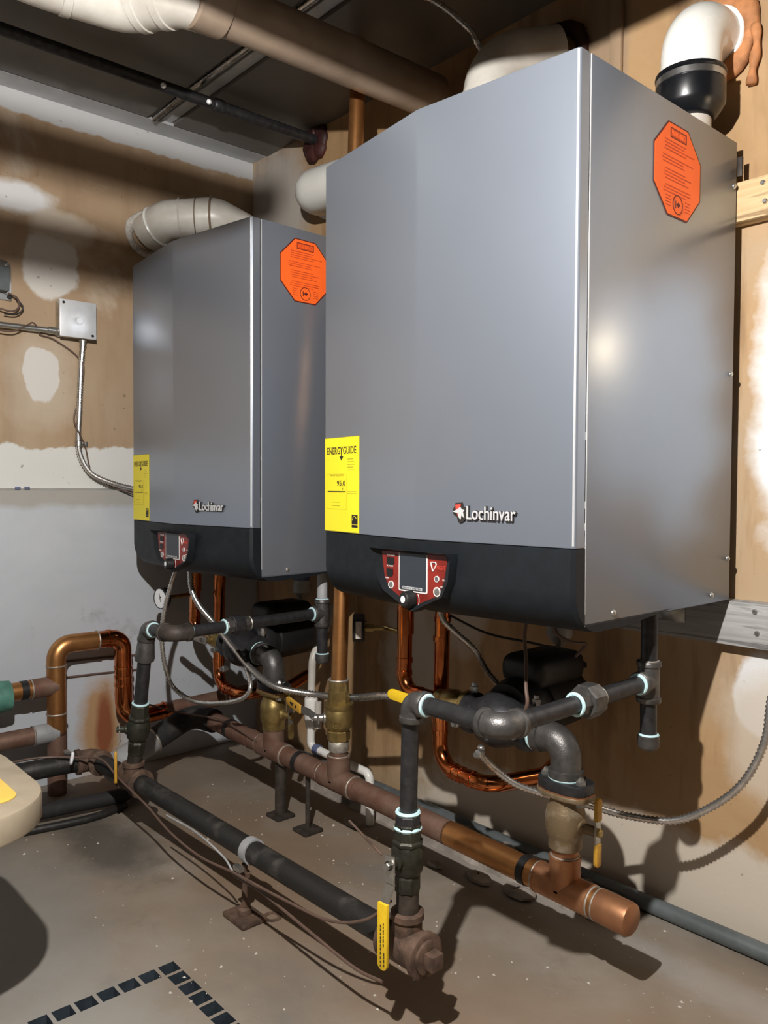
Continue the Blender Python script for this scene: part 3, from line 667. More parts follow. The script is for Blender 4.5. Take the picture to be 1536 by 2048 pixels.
tag(MB().cyl((1.562, -.735, .305), (1.497, -.755, .350), .0022, 8).build('bent_nail', 'rusty'), 'rusty nail stuck behind the gas valve lever', 'nail')

# ---------------------------------------------------------------- gas branch of the nearer boiler
def gas_branch_right():
    t = thing('gas_branch_pipe', 'black iron gas branch with union under the nearer boiler', 'pipe', (1.60, -.705, .25))
    r = .0150; zt = .578; E2 = V((1.800, -.705, zt - .005)); E1 = V((1.603, -.705, zt - .005)); T3 = V((1.800, -.292, zt)); 
    pipe(t, (1.594, -.705, .345), E1 - Z * .02 + V((-.004, 0, 0)), r, 'black_iron', 'riser')
    bu = hexcol(t, (1.594, -.705, .362), (1.594, -.705, .378), .0225, 'black_iron', 'bushing')
    seal(bu, (1.594, -.705, .3555), Z, .0205, .004); seal(bu, (1.594, -.705, .3815), Z, .0185, .0035)
    e1 = elbow(t, E1, -Z, X, r, .034, 'iron_fitting', .0195, .010); seal(e1, E1 + X * .036, X, .0165, .0032)
    pipe(t, E1 + X * .025, E2 - X * .025, r, 'black_iron')
    e2 = elbow(t, E2, -X, Y, r, .040, 'iron_fitting', .0200, .010); seal(e2, E2 - X * .041, X, .0160, .0022, 'solder')
    d = (T3 - E2).normalized()
    pipe(t, E2 + d * .03, T3 - d * .02, r, 'black_iron')
    un = hexcol(t, E2 + d * .205, E2 + d * .240, .0295, 'iron_fitting', 'union_nut', 8)
    MB().lathe(E2 + d * .185, d, [(0, .019), (.004, .021), (.02, .022), (.055, .022), (.066, .0195)], 8).build('union_body', 'iron_fitting', un, angle=20)
    seal(un, E2 + d * .184, d, .0175, .0032); seal(un, E2 + d * .2535, d, .0165, .0022, 'solder')
    t3 = tee(t, T3, Z, -Y, r, .038, .034, 'iron_fitting', .0195, .010); seal(t3, T3 - Y * .036, Y, .0165, .0032)
    pipe(t, T3 + Z * .03, (1.800, -.292, .708), r, 'black_iron', 'drop_pipe'); seal(t3, T3 + Z * .0385, Z, .0165, .0018, 'solder')
    pipe(t, T3 - Z * .03, (1.800, -.290, .474), r, 'black_iron', 'drip_leg')
    cp = MB().lathe((1.80, -.290, .478), -Z, [(0, .0195), (.016, .0200), (.022, .0185), (.027, .012), (.028, 0)], 20).build('drip_cap', 'iron_fitting', t); seal(cp, (1.80, -.290, .479), Z, .0165, .0028)
gas_branch_right()
def gas_branch_left():
    t = thing('gas_branch_pipe', 'black iron gas branch under the farther boiler', 'pipe', (.56, -.72, .23))
    r = .0150; EB = V((.771, -.721, .572)); EA = V((.622, -.715, .566)); T = V((.771, -.263, .578))
    low = gB + V((.008, .003, .075)); ax = (EA - low).normalized()
    def q(z): return low + ax * ((z - low.z) / ax.z)
    pipe(t, q(.36), q(.50), .0175, 'black_iron', 'riser')
    rd = MB().lathe(q(.480), ax, [(0, .0245), (.008, .026), (.018, .0245), (.05, .0215), (.056, .019)], 22).build('reducer', 'iron_fitting', t); seal(rd, q(.538), ax, .0165, .0024)
    pipe(t, q(.50), q(.548), .0135, 'black_iron', 'nipple')
    e = elbow(t, EA, -ax, X, r, .034, 'iron_fitting', .0200, .010); seal(e, EA + X * .036, X, .0165, .0034)
    dx = (EB - EA).normalized(); pipe(t, EA + dx * .02, EB - dx * .02, r, 'black_iron')
    e = elbow(t, EB, -dx, Y, r, .048, 'old_iron', .0205, .010); seal(e, EB - dx * .05, dx, .0165, .002, 'solder')
    d = (T - EB).normalized(); pipe(t, EB + d * .03, T - d * .02, r, 'black_iron')
    un = hexcol(t, EB + d * .165, EB + d * .197, .026, 'black_iron', 'union_nut', 8)
    MB().lathe(EB + d * .145, d, [(0, .018), (.004, .020), (.06, .020), (.072, .0185)], 8).build('union_body', 'iron_fitting', un, angle=20)
    seal(un, EB + d * .144, d, .0170, .0030); seal(un, EB + d * .218, d, .0170, .002, 'solder'); seal(e, EB + d * .05, d, .0165, .0022)
    t3 = tee(t, T, Z, -Y, r, .038, .034, 'iron_fitting', .0195, .010); seal(t3, T - Y * .036, Y, .0165, .0030); seal(t3, T + Z * .0385, Z, .0165, .0022)
    pipe(t, T + Z * .03, (.771, -.263, .698), r, 'grey_paint', 'drop_pipe')
    pipe(t, T - Z * .03, (.771, -.262, .458), r, 'black_iron', 'drip_leg')
    cp = MB().lathe((.771, -.262, .462), -Z, [(0, .0195), (.016, .0200), (.022, .0185), (.027, .012), (.028, 0)], 20).build('drip_cap', 'iron_fitting', t); seal(cp, (.771, -.262, .463), Z, .0165, .0024)
    # its valve
    v = thing('gas_ball_valve', 'dark old gas valve on the farther riser, lever hanging towards the floor', 'valve', tuple(q(.23)))
    MB().lathe(q(.222), ax, [(0, .019), (.004, .0225), (.035, .0235), (.040, .020)], 8).build('lower_hex', 'bronze_dark', v, angle=20)
    MB().lathe(q(.260), ax, [(0, .019), (.010, .027), (.024, .030), (.044, .030), (.054, .026), (.06, .024)], 24).build('body', 'bronze_dark', v)
    u_ = MB().lathe(q(.318), ax, [(0, .0265), (.003, .0285), (.007, .0285), (.010, .0245), (.040, .0235), (.042, .021)], 8).build('upper_hex', 'bronze_dark', v, angle=20)
    seal(u_, q(.363), ax, .0195, .0030)
    s = V((-.55, -.83, 0)).normalized()
    MB().lathe(q(.292) + s * .02, s, [(0, .013), (.012, .013), (.014, .009), (.034, .008)], 16).build('stem', 'bronze_dark', v)
    lever(v, q(.292) + s * .046, V((.0, .0, -1)), V((-.42, -.90, 0)), .085, 'amber_grip', .02, .013)
gas_branch_left()

# ---------------------------------------------------------------- copper header (return manifold)
def hz(x): return .157 + (1.812 - x) * .0225
HD = thing('copper_header', 'tarnished copper header pipe with capped end, running low across the room', 'pipe', (1.0, -.355, .16))
HY = -.355; a0, a1 = V((.335, HY, hz(.335))), V((1.812, HY, hz(1.812))); hd = (a1 - a0).normalized()
def hp(x): return V((x, HY, hz(x)))
pipe(HD, hp(.30), hp(1.02), .0270, 'copper_dull', 'pipe', 28); pipe(HD, hp(1.01), hp(1.36), .0270, 'copper_dull', 'pipe', 28)
pipe(HD, hp(1.355), hp(1.765), .0270, 'copper', 'pipe', 28)
cp = MB().lathe(hp(1.742), hd, [(0, .0295), (.003, .0305), (.060, .0305), (.067, .0290), (.070, .025), (.072, 0)], 30).build('end_cap', 'copper_cap', HD)
seal(cp, hp(1.741), hd, .0285, .0022, 'solder', 'solder_ring')
for x, mat in ((1.665, 'copper_cap'), (.963, 'copper_dull'), (.665, 'copper_dull')):
    tt = tee(HD, hp(x), hd, Z, .027, .062, .066, mat, .0300, .004, 'tee', 1.03)
    for s_ in (-.064, .064): seal(tt, hp(x + s_), hd, .0280, .0022, 'solder', 'solder_ring')
    seal(tt, hp(x) + Z * .067, Z, .0265, .002, 'solder', 'solder_ring')
for x in (1.572, .793, .431): MB().lathe(hp(x) - hd * .008, hd, [(0, .0274), (.0005, .0292), (.017, .0292), (.0175, .0274)], 28).build('tape_band', 'tape', HD)
for x in (.55, .885, 1.04): seal(HD, hp(x), hd, .0275, .0014, 'copper_dull', 'joint_bead')
# supports under the header
for x, lb in ((.70, 'dark steel post under the header below the farther boiler valve'), (.83, 'thin dark post under the header beside the black tape band')):
    s_ = thing('header_support', lb, 'pipe support', (x, HY, 0)); rr = .016 if x < .75 else .007
    pipe(s_, (x, HY, .01), (x, HY, hz(x) - .0278), rr, 'old_iron', 'post', 12); MB().box((x - .03, HY - .03, 0), (x + .03, HY + .03, .01)).build('foot', 'old_iron', s_, bevel=.002)
# painted pipe that drops from the header start to the floor
pp = thing('header_tail_pipe', 'partly painted dark pipe sloping from header end down to the floor at left', 'pipe', (.25, -.62, .1))
P0, P1, P2 = V((.33, -.355, hz(.33))), V((.215, -.37, .188)), V((.245, -.64, .095))
MB().sweep(fillet([P0, P1, P2], .05, 8), .037, 20).build('insulated_bend', 'insul_black', pp)
pipe(pp, P1 + (P2 - P1) * .38, P1 + (P2 - P1) * .62, .0265, 'old_pipe', 'pipe'); MB().cyl(P1 + (P2 - P1) * .52, P2 + (P2 - P1) * .12, .0385, 22).build('painted_sleeve', 'grey_paint', pp)
MB().ring(P1 + (P2 - P1) * .53, P2 - P1, .038, .004).build('flange_ring', 'solder', pp)

# ---------------------------------------------------------------- hot riser between the boilers with its brass valve
RV = thing('riser_valve', 'brass ball valve with orange lever under the tall copper riser', 'valve', (.963, HY, .23))
b0 = hp(.963) + Z * .066
pipe(RV, b0 - Z * .004, b0 + Z * .03, .0225, 'copper_dull', 'stub', 22); MB().lathe(b0 + Z * .012, Z, [(0, .0245), (.004, .0265), (.024, .0265), (.028, .0235)], 24).build('lower_end', 'solder', RV)
MB().lathe(b0 + Z * .038, Z, [(0, .025), (.004, .030), (.026, .030), (.030, .027)], 8).build('lower_hex', 'brass', RV, angle=20)
bd_ = MB().lathe(b0 + Z * .068, Z, [(0, .027), (.006, .034), (.018, .037), (.040, .037), (.052, .034), (.058, .038), (.068, .038), (.070, .030)], 28).build('body', 'brass', RV)
text_mesh('CR', b0 + Z * .080 + V((.020, -.0345, 0)), V((.75, .66, 0)), Z, .022, .018, .0015, .01).build('cast_letters', 'brass', bd_)
MB().lathe(b0 + Z * .138, Z, [(0, .028), (.004, .0285), (.03, .0275), (.034, .024)], 8).build('upper_hex', 'brass', RV, angle=20)
pipe(RV, b0 + Z * .17, b0 + Z * .195, .0255, 'brass', 'collar', 22); seal(RV, b0 + Z * .196, Z, .0245, .003, 'solder', 'solder_ring')
sd = V((-.6, -.8, 0)).normalized()
MB().lathe(b0 + Z * .098 + sd * .028, sd, [(0, .016), (.010, .016), (.013, .010), (.034, .009)], 16).build('stem', 'galv', RV)
lever(RV, b0 + Z * .098 + sd * .058, V((-.93, .10, .14)), sd, .075, 'amber_grip', .02, .022, 'mark')
RC = thing('copper_riser', 'tall plain copper riser between the two boilers reaching the ceiling', 'pipe', (.963, HY, .42))
rt, rb_ = V((.890, -.235, 2.115)), b0 + Z * .18
MB().sweep([rb_ + (rt - rb_) * (i / 6) for i in range(7)], .0205, 22).build('pipe', 'copper', RC)

# ---------------------------------------------------------------- pump, valve and supply set, one for each boiler
def pump_set(dx, dz, who, near):
    o = V((dx, 0, dz)); PY = HY
    def w(x, y, z): return V((x, y, z)) + o
    # valve below pump elbow
    v = thing('pump_valve', ('tarnished brass flanged valve with amber butterfly handle' if near else 'brass flanged valve below the farther pump elbow'), 'valve', tuple(w(1.665, PY, .23)))
    c = w(1.665, PY, 0); bm_ = 'brass_dull' if near else 'brass'; z0 = hp(1.665 + dx).z + .066 - dz
    pipe(v, c + Z * (z0 - .003), c + Z * .245, .0255, 'copper_cap' if near else 'solder', 'stub', 22)
    MB().lathe(c + Z * .240, Z, [(0, .0275), (.003, .032), (.020, .032), (.026, .034), (.036, .038), (.066, .0385), (.078, .036), (.088, .031), (.098, .030), (.106, .036)], 28).build('body', bm_, v)
    fl_ = MB().prism([(-.056, -.017), (-.047, -.028), (-.020, -.037), (.020, -.037), (.047, -.028), (.056, -.017), (.056, .017), (.047, .028), (.020, .037), (-.020, .037), (-.047, .028), (-.056, .017)], c + Z * .344, X, Y, Z * .009).build('valve_flange', bm_, v, bevel=.001)
    MB().prism([(-.055, -.016), (-.046, -.027), (-.020, -.036), (.020, -.036), (.046, -.027), (.055, -.016), (.055, .016), (.046, .027), (.020, .036), (-.020, .036), (-.046, .027), (-.055, .016)], c + Z * .353, X, Y, Z * .0028).build('gasket', 'copper_cap', v)
    MB().prism([(-.054, -.016), (-.045, -.027), (-.020, -.036), (.020, -.036), (.045, -.027), (.054, -.016), (.054, .016), (.045, .027), (.020, .036), (-.020, .036), (-.045, .027), (-.054, .016)], c + Z * .356, X, Y, Z * .020).build('pump_flange', 'black_iron', v, bevel=.002)
    for s_ in (-1, 1):
        MB().lathe(c + V((s_ * .040, -.008, .374)), Z, [(0, .0105), (.008, .0105), (.009, .008), (.012, .006), (.015, .005)], 6).build('bolt', 'galv', v, angle=20)
        MB().lathe(c + V((s_ * .040, -.008, .344)), -Z, [(0, .0095), (.010, .0095)], 6).build('bolt', 'galv', v, angle=20)
    sdr = V((.97, .05, 0)).normalized() if near else V((.62, .10, 0)).normalized()
    MB().lathe(c + Z * .291 + sdr * .030, sdr, [(0, .015), (.010, .015), (.014, .010), (.040, .009)], 16).build('stem', bm_, v)
    hp_ = c + Z * .291 + sdr * .068; uu = sdr.cross(Z).normalized()
    hb = MB().prism([(-.007, -.045), (.007, -.045), (.009, 0), (.007, .045), (-.007, .045), (-.009, 0)], hp_, uu, Z, sdr * .003).build('handle', 'galv', v)
    MB().lathe(hp_, sdr, [(0, .009), (.008, .009), (.010, .007)], 6).build('handle_nut', 'brass', hb)
    for s_ in (-1, 1):
        MB().prism([(-.0085, s_ * .022), (.0085, s_ * .022), (.0085, s_ * .058), (.005, s_ * .064), (-.005, s_ * .064), (-.0085, s_ * .058)], hp_ - sdr * .002, uu, Z, sdr * .008).build('grip', 'amber_grip' if near else 'brass', hb, bevel=.001)
    # big iron elbow
    e = thing('pump_elbow', 'large grey iron elbow between pump and flanged valve on the %s boiler' % who, 'pipe fitting', tuple(w(1.665, PY, .38)))
    C_ = w(1.665, PY, .447)
    el = elbow(e, C_, -Z, -X, .028, .068, 'iron_fitting', .0300, .016, 'elbow', 1.13)
    seal(e, C_ - Z * .069, Z, .0300, .0040); seal(e, C_ - X * .072, X, .0290, .0050)
    # pump
    p = thing('circulator_pump', 'black circulator pump with boxy motor under the %s boiler' % who, 'pump', tuple(w(1.50, PY, .44)))
    MB().lathe(w(1.418, PY, .452), X, [(0, .044), (.012, .044), (.016, .034), (.035, .040), (.055, .055), (.085, .058), (.115, .048), (.140, .036), (.148, .046), (.166, .046)], 28).build('volute', 'black_iron', p)
    MB().lathe(w(1.505, PY + .02, .462), (0, 1, .05), [(0, .062), (.025, .070), (.05, .070), (.055, .060), (.075, .058), (.08, .064), (.20, .064), (.212, .056)], 28).build('motor', 'black_plastic', p)
    MB().box(tuple(w(1.445, PY + .055, .510)), tuple(w(1.560, PY + .225, .578))).build('terminal_box', 'black_plastic', p, bevel=.026)
    MB().prism([(0, 0), (.05, 0), (.05, .010), (.012, .030), (0, .016)], w(1.502, PY + .225, .525), Y, Z, X * .02).build('cable_gland', 'black_plastic', p)
    for (bx, by, bz) in ((1.580, -.048, .450), (1.578, .02, .498), (1.424, -.045, .438), (1.424, .005, .497), (1.50, -.058, .395)):
        MB().lathe(w(bx, PY + by, bz), (0, -1, 0) if by < 0 else Z, [(-.006, .0065), (.004, .0095), (.010, .0095), (.011, .0065), (.018, .006), (.018, .003)], 6).build('bolt', 'galv', p, angle=20)
    # brass isolation valve on the pump inlet with yellow lever
    iv = thing('inlet_valve', 'small brass valve with yellow lever on the pump inlet of the %s boiler' % who, 'valve', tuple(w(1.36, PY, .455)))
    MB().lathe(w(1.318, PY, .457), X, [(0, .022), (.004, .026), (.022, .026), (.028, .031), (.052, .034), (.066, .031), (.080, .028), (.090, .040), (.100, .040)], 24).build('body', 'brass', iv)
    MB().lathe(w(1.360, PY - .028, .457), -Y, [(0, .013), (.010, .013), (.012, .009), (.024, .008)], 14).build('stem', 'brass', iv)
    lever(iv, w(1.360, PY - .054, .460), V((-1, -.25, .14)), -Y, .055, 'yellow_grip', .012, .020)
    # supply pipe from boiler down to the pump
    s1 = thing('supply_pipe', 'shiny copper pipe from the %s boiler down to its pump' % who, 'pipe', tuple(w(1.205, PY, .46)))
    bt_ = .706 - dz
    MB().sweep(fillet([w(1.213, PY, bt_), w(1.207, PY, .458), w(1.325, PY, .457)], .040, 9), .0178, 20).build('pipe', 'copper_bright', s1)
    for (pp0, dd) in ((w(1.2125, PY, .60), Z), (w(1.210, PY, .53), Z), (w(1.2085, PY, .50), Z), (w(1.262, PY, .4575), X)):
        MB().lathe(pp0, dd, [(-.006, .0180), (-.0055, .0192), (.0055, .0192), (.006, .0180)], 20).build('coupling', 'copper_bright', s1)
    MB().cyl(w(1.212, PY, .655), w(1.212, PY, .592), .0200, 22).build('union', 'copper_bright', s1)
    # return pipe
    s2 = thing('return_pipe', 'shiny copper pipe looping low behind the pump of the %s boiler' % who, 'pipe', tuple(w(1.29, -.31, .30)))
    MB().sweep(fillet([w(1.290, -.310, bt_), w(1.283, -.312, .290), w(1.445, -.330, .292), w(1.500, -.20, .300), w(1.495, -.11, .33)], .055, 10), .0178, 20).build('pipe', 'copper_bright', s2)
    for (pp0, dd) in ((w(1.289, -.310, .63), Z), (w(1.286, -.311, .585), Z), (w(1.284, -.312, .40), Z), (w(1.284, -.312, .37), Z), (w(1.335, -.318, .291), X), (w(1.360, -.321, .291), X), (w(1.395, -.325, .2915), X)):
        MB().lathe(pp0, dd, [(-.006, .0180), (-.0055, .0195), (.0055, .0195), (.006, .0180)], 20).build('coupling', 'copper_bright', s2)
    # condensate cup
    cu = thing('condensate_trap', 'translucent white condensate cup hanging under the %s boiler' % who, 'trap', tuple(w(1.47, -.12, .6)))
    MB().lathe(w(1.475, -.12, bt_), -Z, [(0, .010), (.02, .010), (.022, .020), (.030, .022), (.075, .026), (.085, .030), (.11, .030), (.120, .022), (.135, .008)], 22).build('cup', 'cup_plastic', cu)
    MB().lathe(w(1.475, -.12, .655), -Z, [(0, .0245), (.022, .026), (.022, .0255), (0, .024)], 22).build('cup_label', 'label_blue', cu)
pump_set(0.0, 0.0, 'nearer', True)
pump_set(-1.0, 0.0, 'farther', False)
# gauges
ga = thing('pressure_gauge', 'black gauge seen edge-on with a pale label, beside the copper riser', 'gauge', (1.03, -.34, .575))
gn = V((-.66, -.75, 0)); g0 = V((1.085, -.372, .590))
MB().lathe(g0, gn, [(0, .031), (.003, .034), (.027, .034), (.029, .031)], 28).build('case', 'black_plastic', ga)
rl = V((.75, -.66, 0)); MB().prism([(-.007, -.020), (.007, -.020), (.007, .020), (-.007, .020)], g0 + gn * .014 + rl * .031, -gn, Z, rl * .005).build('label_plate', 'crumb', ga)
MB().sweep(fillet([g0, g0 - gn * .05, V((1.21, -.345, .588))], .02, 5), .0065, 12).build('stem', 'brass', ga)
MB().cyl(g0 - gn * .002, g0 - gn * .022, .010, 8).build('bushing', 'brass', ga)
ga = thing('pressure_gauge', 'round gauge with white dial below the farther boiler', 'gauge', (.235, -.5, .58))
gn = V((.16, -.98, 0)).normalized(); gc = V((.245, -.495, .583))
MB().lathe(gc - gn * .02, gn, [(0, .030), (.002, .033), (.020, .033), (.022, .031), (.019, .0305)], 28).build('case', 'black_plastic', ga)
MB().lathe(gc - gn * .0015, gn, [(0, .0303), (.0008, .0303)], 26).build('dial', 'dial_white', ga)
MB().prism([(-.0012, -.004), (.0012, -.004), (.0006, .016), (-.0006, .016)], gc, V((.98, .16, 0)), V((-.3, 0, 1)).normalized(), gn * .0008).build('needle', 'ink', ga)
for dz in (-.008, .004): MB().lathe(gc + V((.004, 0, dz)), gn, [(0, .0022), (.0008, .0022)], 8).build('dial_mark', 'ink', ga)
MB().sweep(fillet([gc - gn * .02, gc - gn * .06, (.212, HY, .583)], .02, 5), .0065, 10).build('stem', 'brass', ga)

# ---------------------------------------------------------------- copper arch by the left wall
AX = .115
AR = thing('copper_arch', 'copper pipe arch standing in front of the grey foundation at left', 'pipe', (AX, -.77, 0))
up = V((AX, -.768, 0)); tp = .452
pipe(AR, up, up + Z * .19, .0275, 'copper_dull', 'standpipe', 24)
pipe(AR, up + Z * .18, up + Z * .40, .0275, 'copper', 'standpipe', 24)
MB().sweep(fillet([up + Z * .36, (AX, -.768, tp), (AX, -.64, tp)], .060, 10), .0280, 24).build('elbow', 'copper', AR)
MB().sweep(fillet([(AX, -.64, tp), (AX, -.560, tp), (AX, -.556, .185), (AX, -.40, .190)], .060, 10), .0270, 24).build('bend', 'copper_bright', AR)
pipe(AR, (AX, -.42, .190), (AX, -.001, .200), .0270, 'copper_dull', 'pipe', 24)
for p0, d0, m_ in ((up + Z * .245, Z, 'solder'), (up + Z * .390, Z, 'solder'), (V((AX, -.642, tp)), Y, 'solder'), (V((AX, -.42, .190)), Y, 'copper_bright'), (V((AX, -.20, .195)), Y, 'solder')):
    seal(AR, p0, d0, .0280, .0026, m_, 'solder_ring')
for z in (.355, .325, .300): MB().lathe((AX, -.5585, z), Z, [(-.005, .0272), (-.004, .0292), (.004, .0292), (.005, .0272)], 24).build('coupling', 'copper_bright', AR)
MB().lathe((AX, -.605, tp), Y, [(-.006, .0272), (-.005, .0295), (.005, .0295), (.006, .0272)], 24).build('coupling', 'copper_bright', AR)
# branches of the arch
MB().cyl((AX, -.768, .330), (AX, -.840, .330), .0290, 24).build('branch_tee', 'copper_dull', AR)
pipe(AR, (AX, -.83, .330), (AX, -1.6, .330), .0265, 'copper', 'branch', 24); seal(AR, (AX, -.842, .330), Y, .0285, .002, 'solder', 'solder_ring')
MB().lathe((AX, -.852, .330), -Y, [(0, .0268), (.0005, .0285), (.020, .0285), (.0205, .0268)], 24).build('tape_band', 'tape', AR)
MB().cyl((AX, -.768, .190), (AX, -.835, .190), .0290, 24).build('branch_tee', 'grey_paint', AR)
pipe(AR, (AX, -.83, .190), (AX, -1.6, .188), .0265, 'copper_dull', 'branch', 24); seal(AR, (AX, -.838, .190), Y, .0285, .002, 'solder', 'solder_ring')
gw = tag(MB().lathe((AX, -.900, .322), -Y, [(0, .030), (.002, .043), (.03, .046), (.05, .043), (.09, .047), (.7, .046)], 20).build('pipe_wrap', 'green_wrap'), 'green wrapping around the upper copper branch at left edge', 'insulation')
for z, y1 in ((.385, -.45), (.335, -.45)): tag(MB().sweep([(.028, -.74, z - .005), (.026, -.6, z - .010), (.026, y1, z - .018)], .0032, 8).build('copper_tube', 'wire_brown'), 'thin dark tube along the grey foundation behind the copper arch, %s of two' % ('upper' if z > .35 else 'lower'), 'tube')
cable('copper_tube', [(.16, -.50, .235), (.22, -.44, .215), (.30, -.40, .21), (.42, -.385, .222), (.52, -.385, .215), (.62, -.382, .20)], .003, 'wire_brown', 'thin copper tube draped over the header start', 'tube')

# ---------------------------------------------------------------- PVC vents
def vent(name, label, pts, R, bend, mat, seams=(), rings=()):
    t = thing(name, label, 'vent pipe', tuple(pts[0]))
    f = fillet(pts, bend, 12); MB().sweep(f, R, 28).build('pipe', mat, t)
    for (c, d, dr, wd, m_) in rings: MB().lathe(V(c), d, [(-wd, R), (-wd + .0015, R + dr), (wd - .0015, R + dr), (wd, R)], 28).build('socket_rim', m_, t)
    return t
# nearer boiler, exhaust at right with rubber coupling
vt = vent('exhaust_vent', 'white plastic vent elbow with black rubber coupling on the nearer boiler', [V((1.768, -.115, 1.68)), V((1.768, -.113, 1.846)), V((1.762, .03, 1.852))], .0570, .085, 'pvc_white')
cpl = MB().lathe((1.768, -.115, 1.655), Z, [(0, .044), (.006, .052), (.022, .063), (.028, .066), (.066, .066), (.068, .063), (.082, .064), (.085, .067), (.090, .0665), (.091, .058)], 32).build('rubber_coupling', 'black_rubber', vt)
MB().lathe((1.768, -.115, 1.7235), Z, [(0, .0645), (.0005, .0655), (.0125, .0655), (.013, .0645)], 32).build('hose_clamp', 'steel', cpl)
MB().cyl((1.768, -.115, 1.612), (1.768, -.115, 1.665), .040, 26).build('collar', 'pvc', vt)
MB().ring((1.764, -.018, 1.8515), (-.04, 1, .04), .060, .005, 28, 8).build('socket_rim', 'pvc_white', vt)
def foam(label, c, ax, R, r, mat, seed, drips=0, squash=1.0):
    rnd = random.Random(seed); c = V(c); w_ = V(ax).normalized(); u = (Z - w_ * Z.dot(w_)).normalized(); q = w_.cross(u)
    mb = MB(); n = 40; k = 8; vs = []; fs = []
    off = [rnd.uniform(.6, 1.5) for _ in range(n)]; off = [(off[i - 1] + off[i] * 2 + off[(i + 1) % n]) / 4 for i in range(n)]
    for i in range(n):
        a = 2 * math.pi * i / n; dr = u * math.cos(a) + q * math.sin(a)
        for j in range(k):
            b = 2 * math.pi * j / k; vs.append(c + dr * (R + r * off[i] * math.cos(b)) + w_ * (r * .55 * off[i] * math.sin(b) * squash))
    for i in range(n):
        for j in range(k): fs.append((i * k + j, ((i + 1) % n) * k + j, ((i + 1) % n) * k + (j + 1) % k, i * k + (j + 1) % k))
    mb.add(vs, fs)
    t = thing('foam_seal', label, 'sealant foam', tuple(c)); mb.build('foam_ring', mat, t, angle=180)
    for d in range(drips):
        x = c + q * rnd.uniform(-.02, .02) ; 
    return t
fo = foam('orange expanding foam around the vent of the nearer boiler', (1.763, -.008, 1.852), (0, 1, 0), .072, .020, 'foam', 4)
MB().sweep(spline([(1.848, -.012, 1.85), (1.852, -.014, 1.81), (1.846, -.014, 1.77), (1.842, -.014, 1.735)]), lambda i: .0085 + .002 * math.sin(i * .5), 10).build('foam_drip', 'foam', fo, angle=180)
MB().sweep(spline([(1.69, -.012, 1.83), (1.672, -.014, 1.78), (1.668, -.014, 1.73)]), lambda i: .011, 10).build('foam_drip', 'foam', fo, angle=180)
# nearer boiler, air intake elbow behind the ridge
vent('intake_vent', 'dusty plastic elbow behind the top of the nearer boiler', [V((1.278, -.150, 1.60)), V((1.278, -.150, 1.945)), V((1.36, -.004, 1.985))], .064, .10, 'pvc', (), [((1.278, -.150, 1.862), Z, .0025, .012, 'pvc')])
foam('dark red sealant where the dusty elbow meets the wall', (1.365, -.006, 1.965), (0, 1, 0), .074, .018, 'foam_red', 9)
# farther boiler: elbow from the left wall and elbow into the back wall
lv = vent('exhaust_vent', 'dusty plastic vent bend above the farther boiler, from the left wall', [V((-.002, -.415, 1.775)), V((.075, -.385, 1.812)), V((.175, -.26, 1.825)), V((.20, -.13, 1.78)), V((.21, -.09, 1.60))], .0620, .07, 'pvc')
MB().ring((.105, -.348, 1.8165), (.55, .78, .05), .0632, .0035, 28, 6).build('seam', 'pvc', lv); MB().ring((.17, -.266, 1.8245), (.62, .78, 0), .0632, .004, 28, 6).build('seam', 'pvc_seam', lv); MB().ring((.138, -.306, 1.8205), (.6, .8, 0), .063, .002, 28, 6).build('seam', 'pvc_seam', lv)
MB().ring((.040, -.399, 1.795), (.85, .4, .3), .0632, .005, 28, 6).build('socket_rim', 'pvc_white', lv)
fo = foam('pale filler around the vent in the left wall', (.004, -.415, 1.773), (1, 0, 0), .066, .012, 'crumb', 12)
vent('intake_vent', 'white plastic elbow entering the back wall above the farther boiler', [V((.500, .01, 1.872)), V((.490, -.110, 1.856)), V((.735, -.110, 1.835)), V((.74, -.11, 1.60))], .0650, .075, 'pvc_white', (), [((.4965, -.030, 1.866), (.08, 1, .13), .007, .016, 'pvc_white')])
foam('orange foam around the white elbow at the back wall', (.502, -.006, 1.872), (0.1, 1, 0.1), .070, .020, 'foam', 21)
foam('dark red sealant where the black pipe enters the wall', (.392, -.004, 2.075), (0, 1, 0), .036, .030, 'foam_red', 23)
# ceiling vent run
cv_ = thing('ceiling_vent_pipe', 'long dusty plastic vent pipe hung below the ceiling', 'vent pipe', (1.0, -.4, 1.99))
MB().sweep(fillet([V((1.000, -.06, 1.990)), V((.985, -.72, 1.985))], .05), .0570, 30).build('pipe', 'pvc_dusty', cv_)
MB().lathe((.985, -.700, 1.985), (-.02, -1, 0), [(0, .058), (.004, .064), (.075, .066), (.080, .062)], 30).build('socket', 'pvc_dusty', cv_)
MB().sweep(fillet([V((.983, -.735, 1.985)), V((.965, -.80, 1.987)), V((.845, -.865, 1.997)), V((.815, -1.02, 2.0)), V((.80, -1.6, 2.0))], .07, 10), .0635, 30).build('elbow', 'pvc', cv_)
for p0, d0 in ((V((.935, -.816, 1.9895)), (-.88, -.48, .07)), (V((.885, -.843, 1.994)), (-.88, -.48, .07)), (V((.822, -.985, 2.0)), (-.18, -.98, 0))): MB().lathe(p0, d0, [(-.010, .0645), (-.009, .0672), (.009, .0672), (.010, .0645)], 30).build('socket_rim', 'pvc', cv_)
text_mesh('PVC-DWV  SOLID WALL  ASTM D2665  4 IN  NSF-DWV', (1.0375, -.63, 2.008), V((.02, 1, 0)), V((-.45, 0, .89)), .46, .011, .0006).build('print_line', 'pvc_seam', cv_)
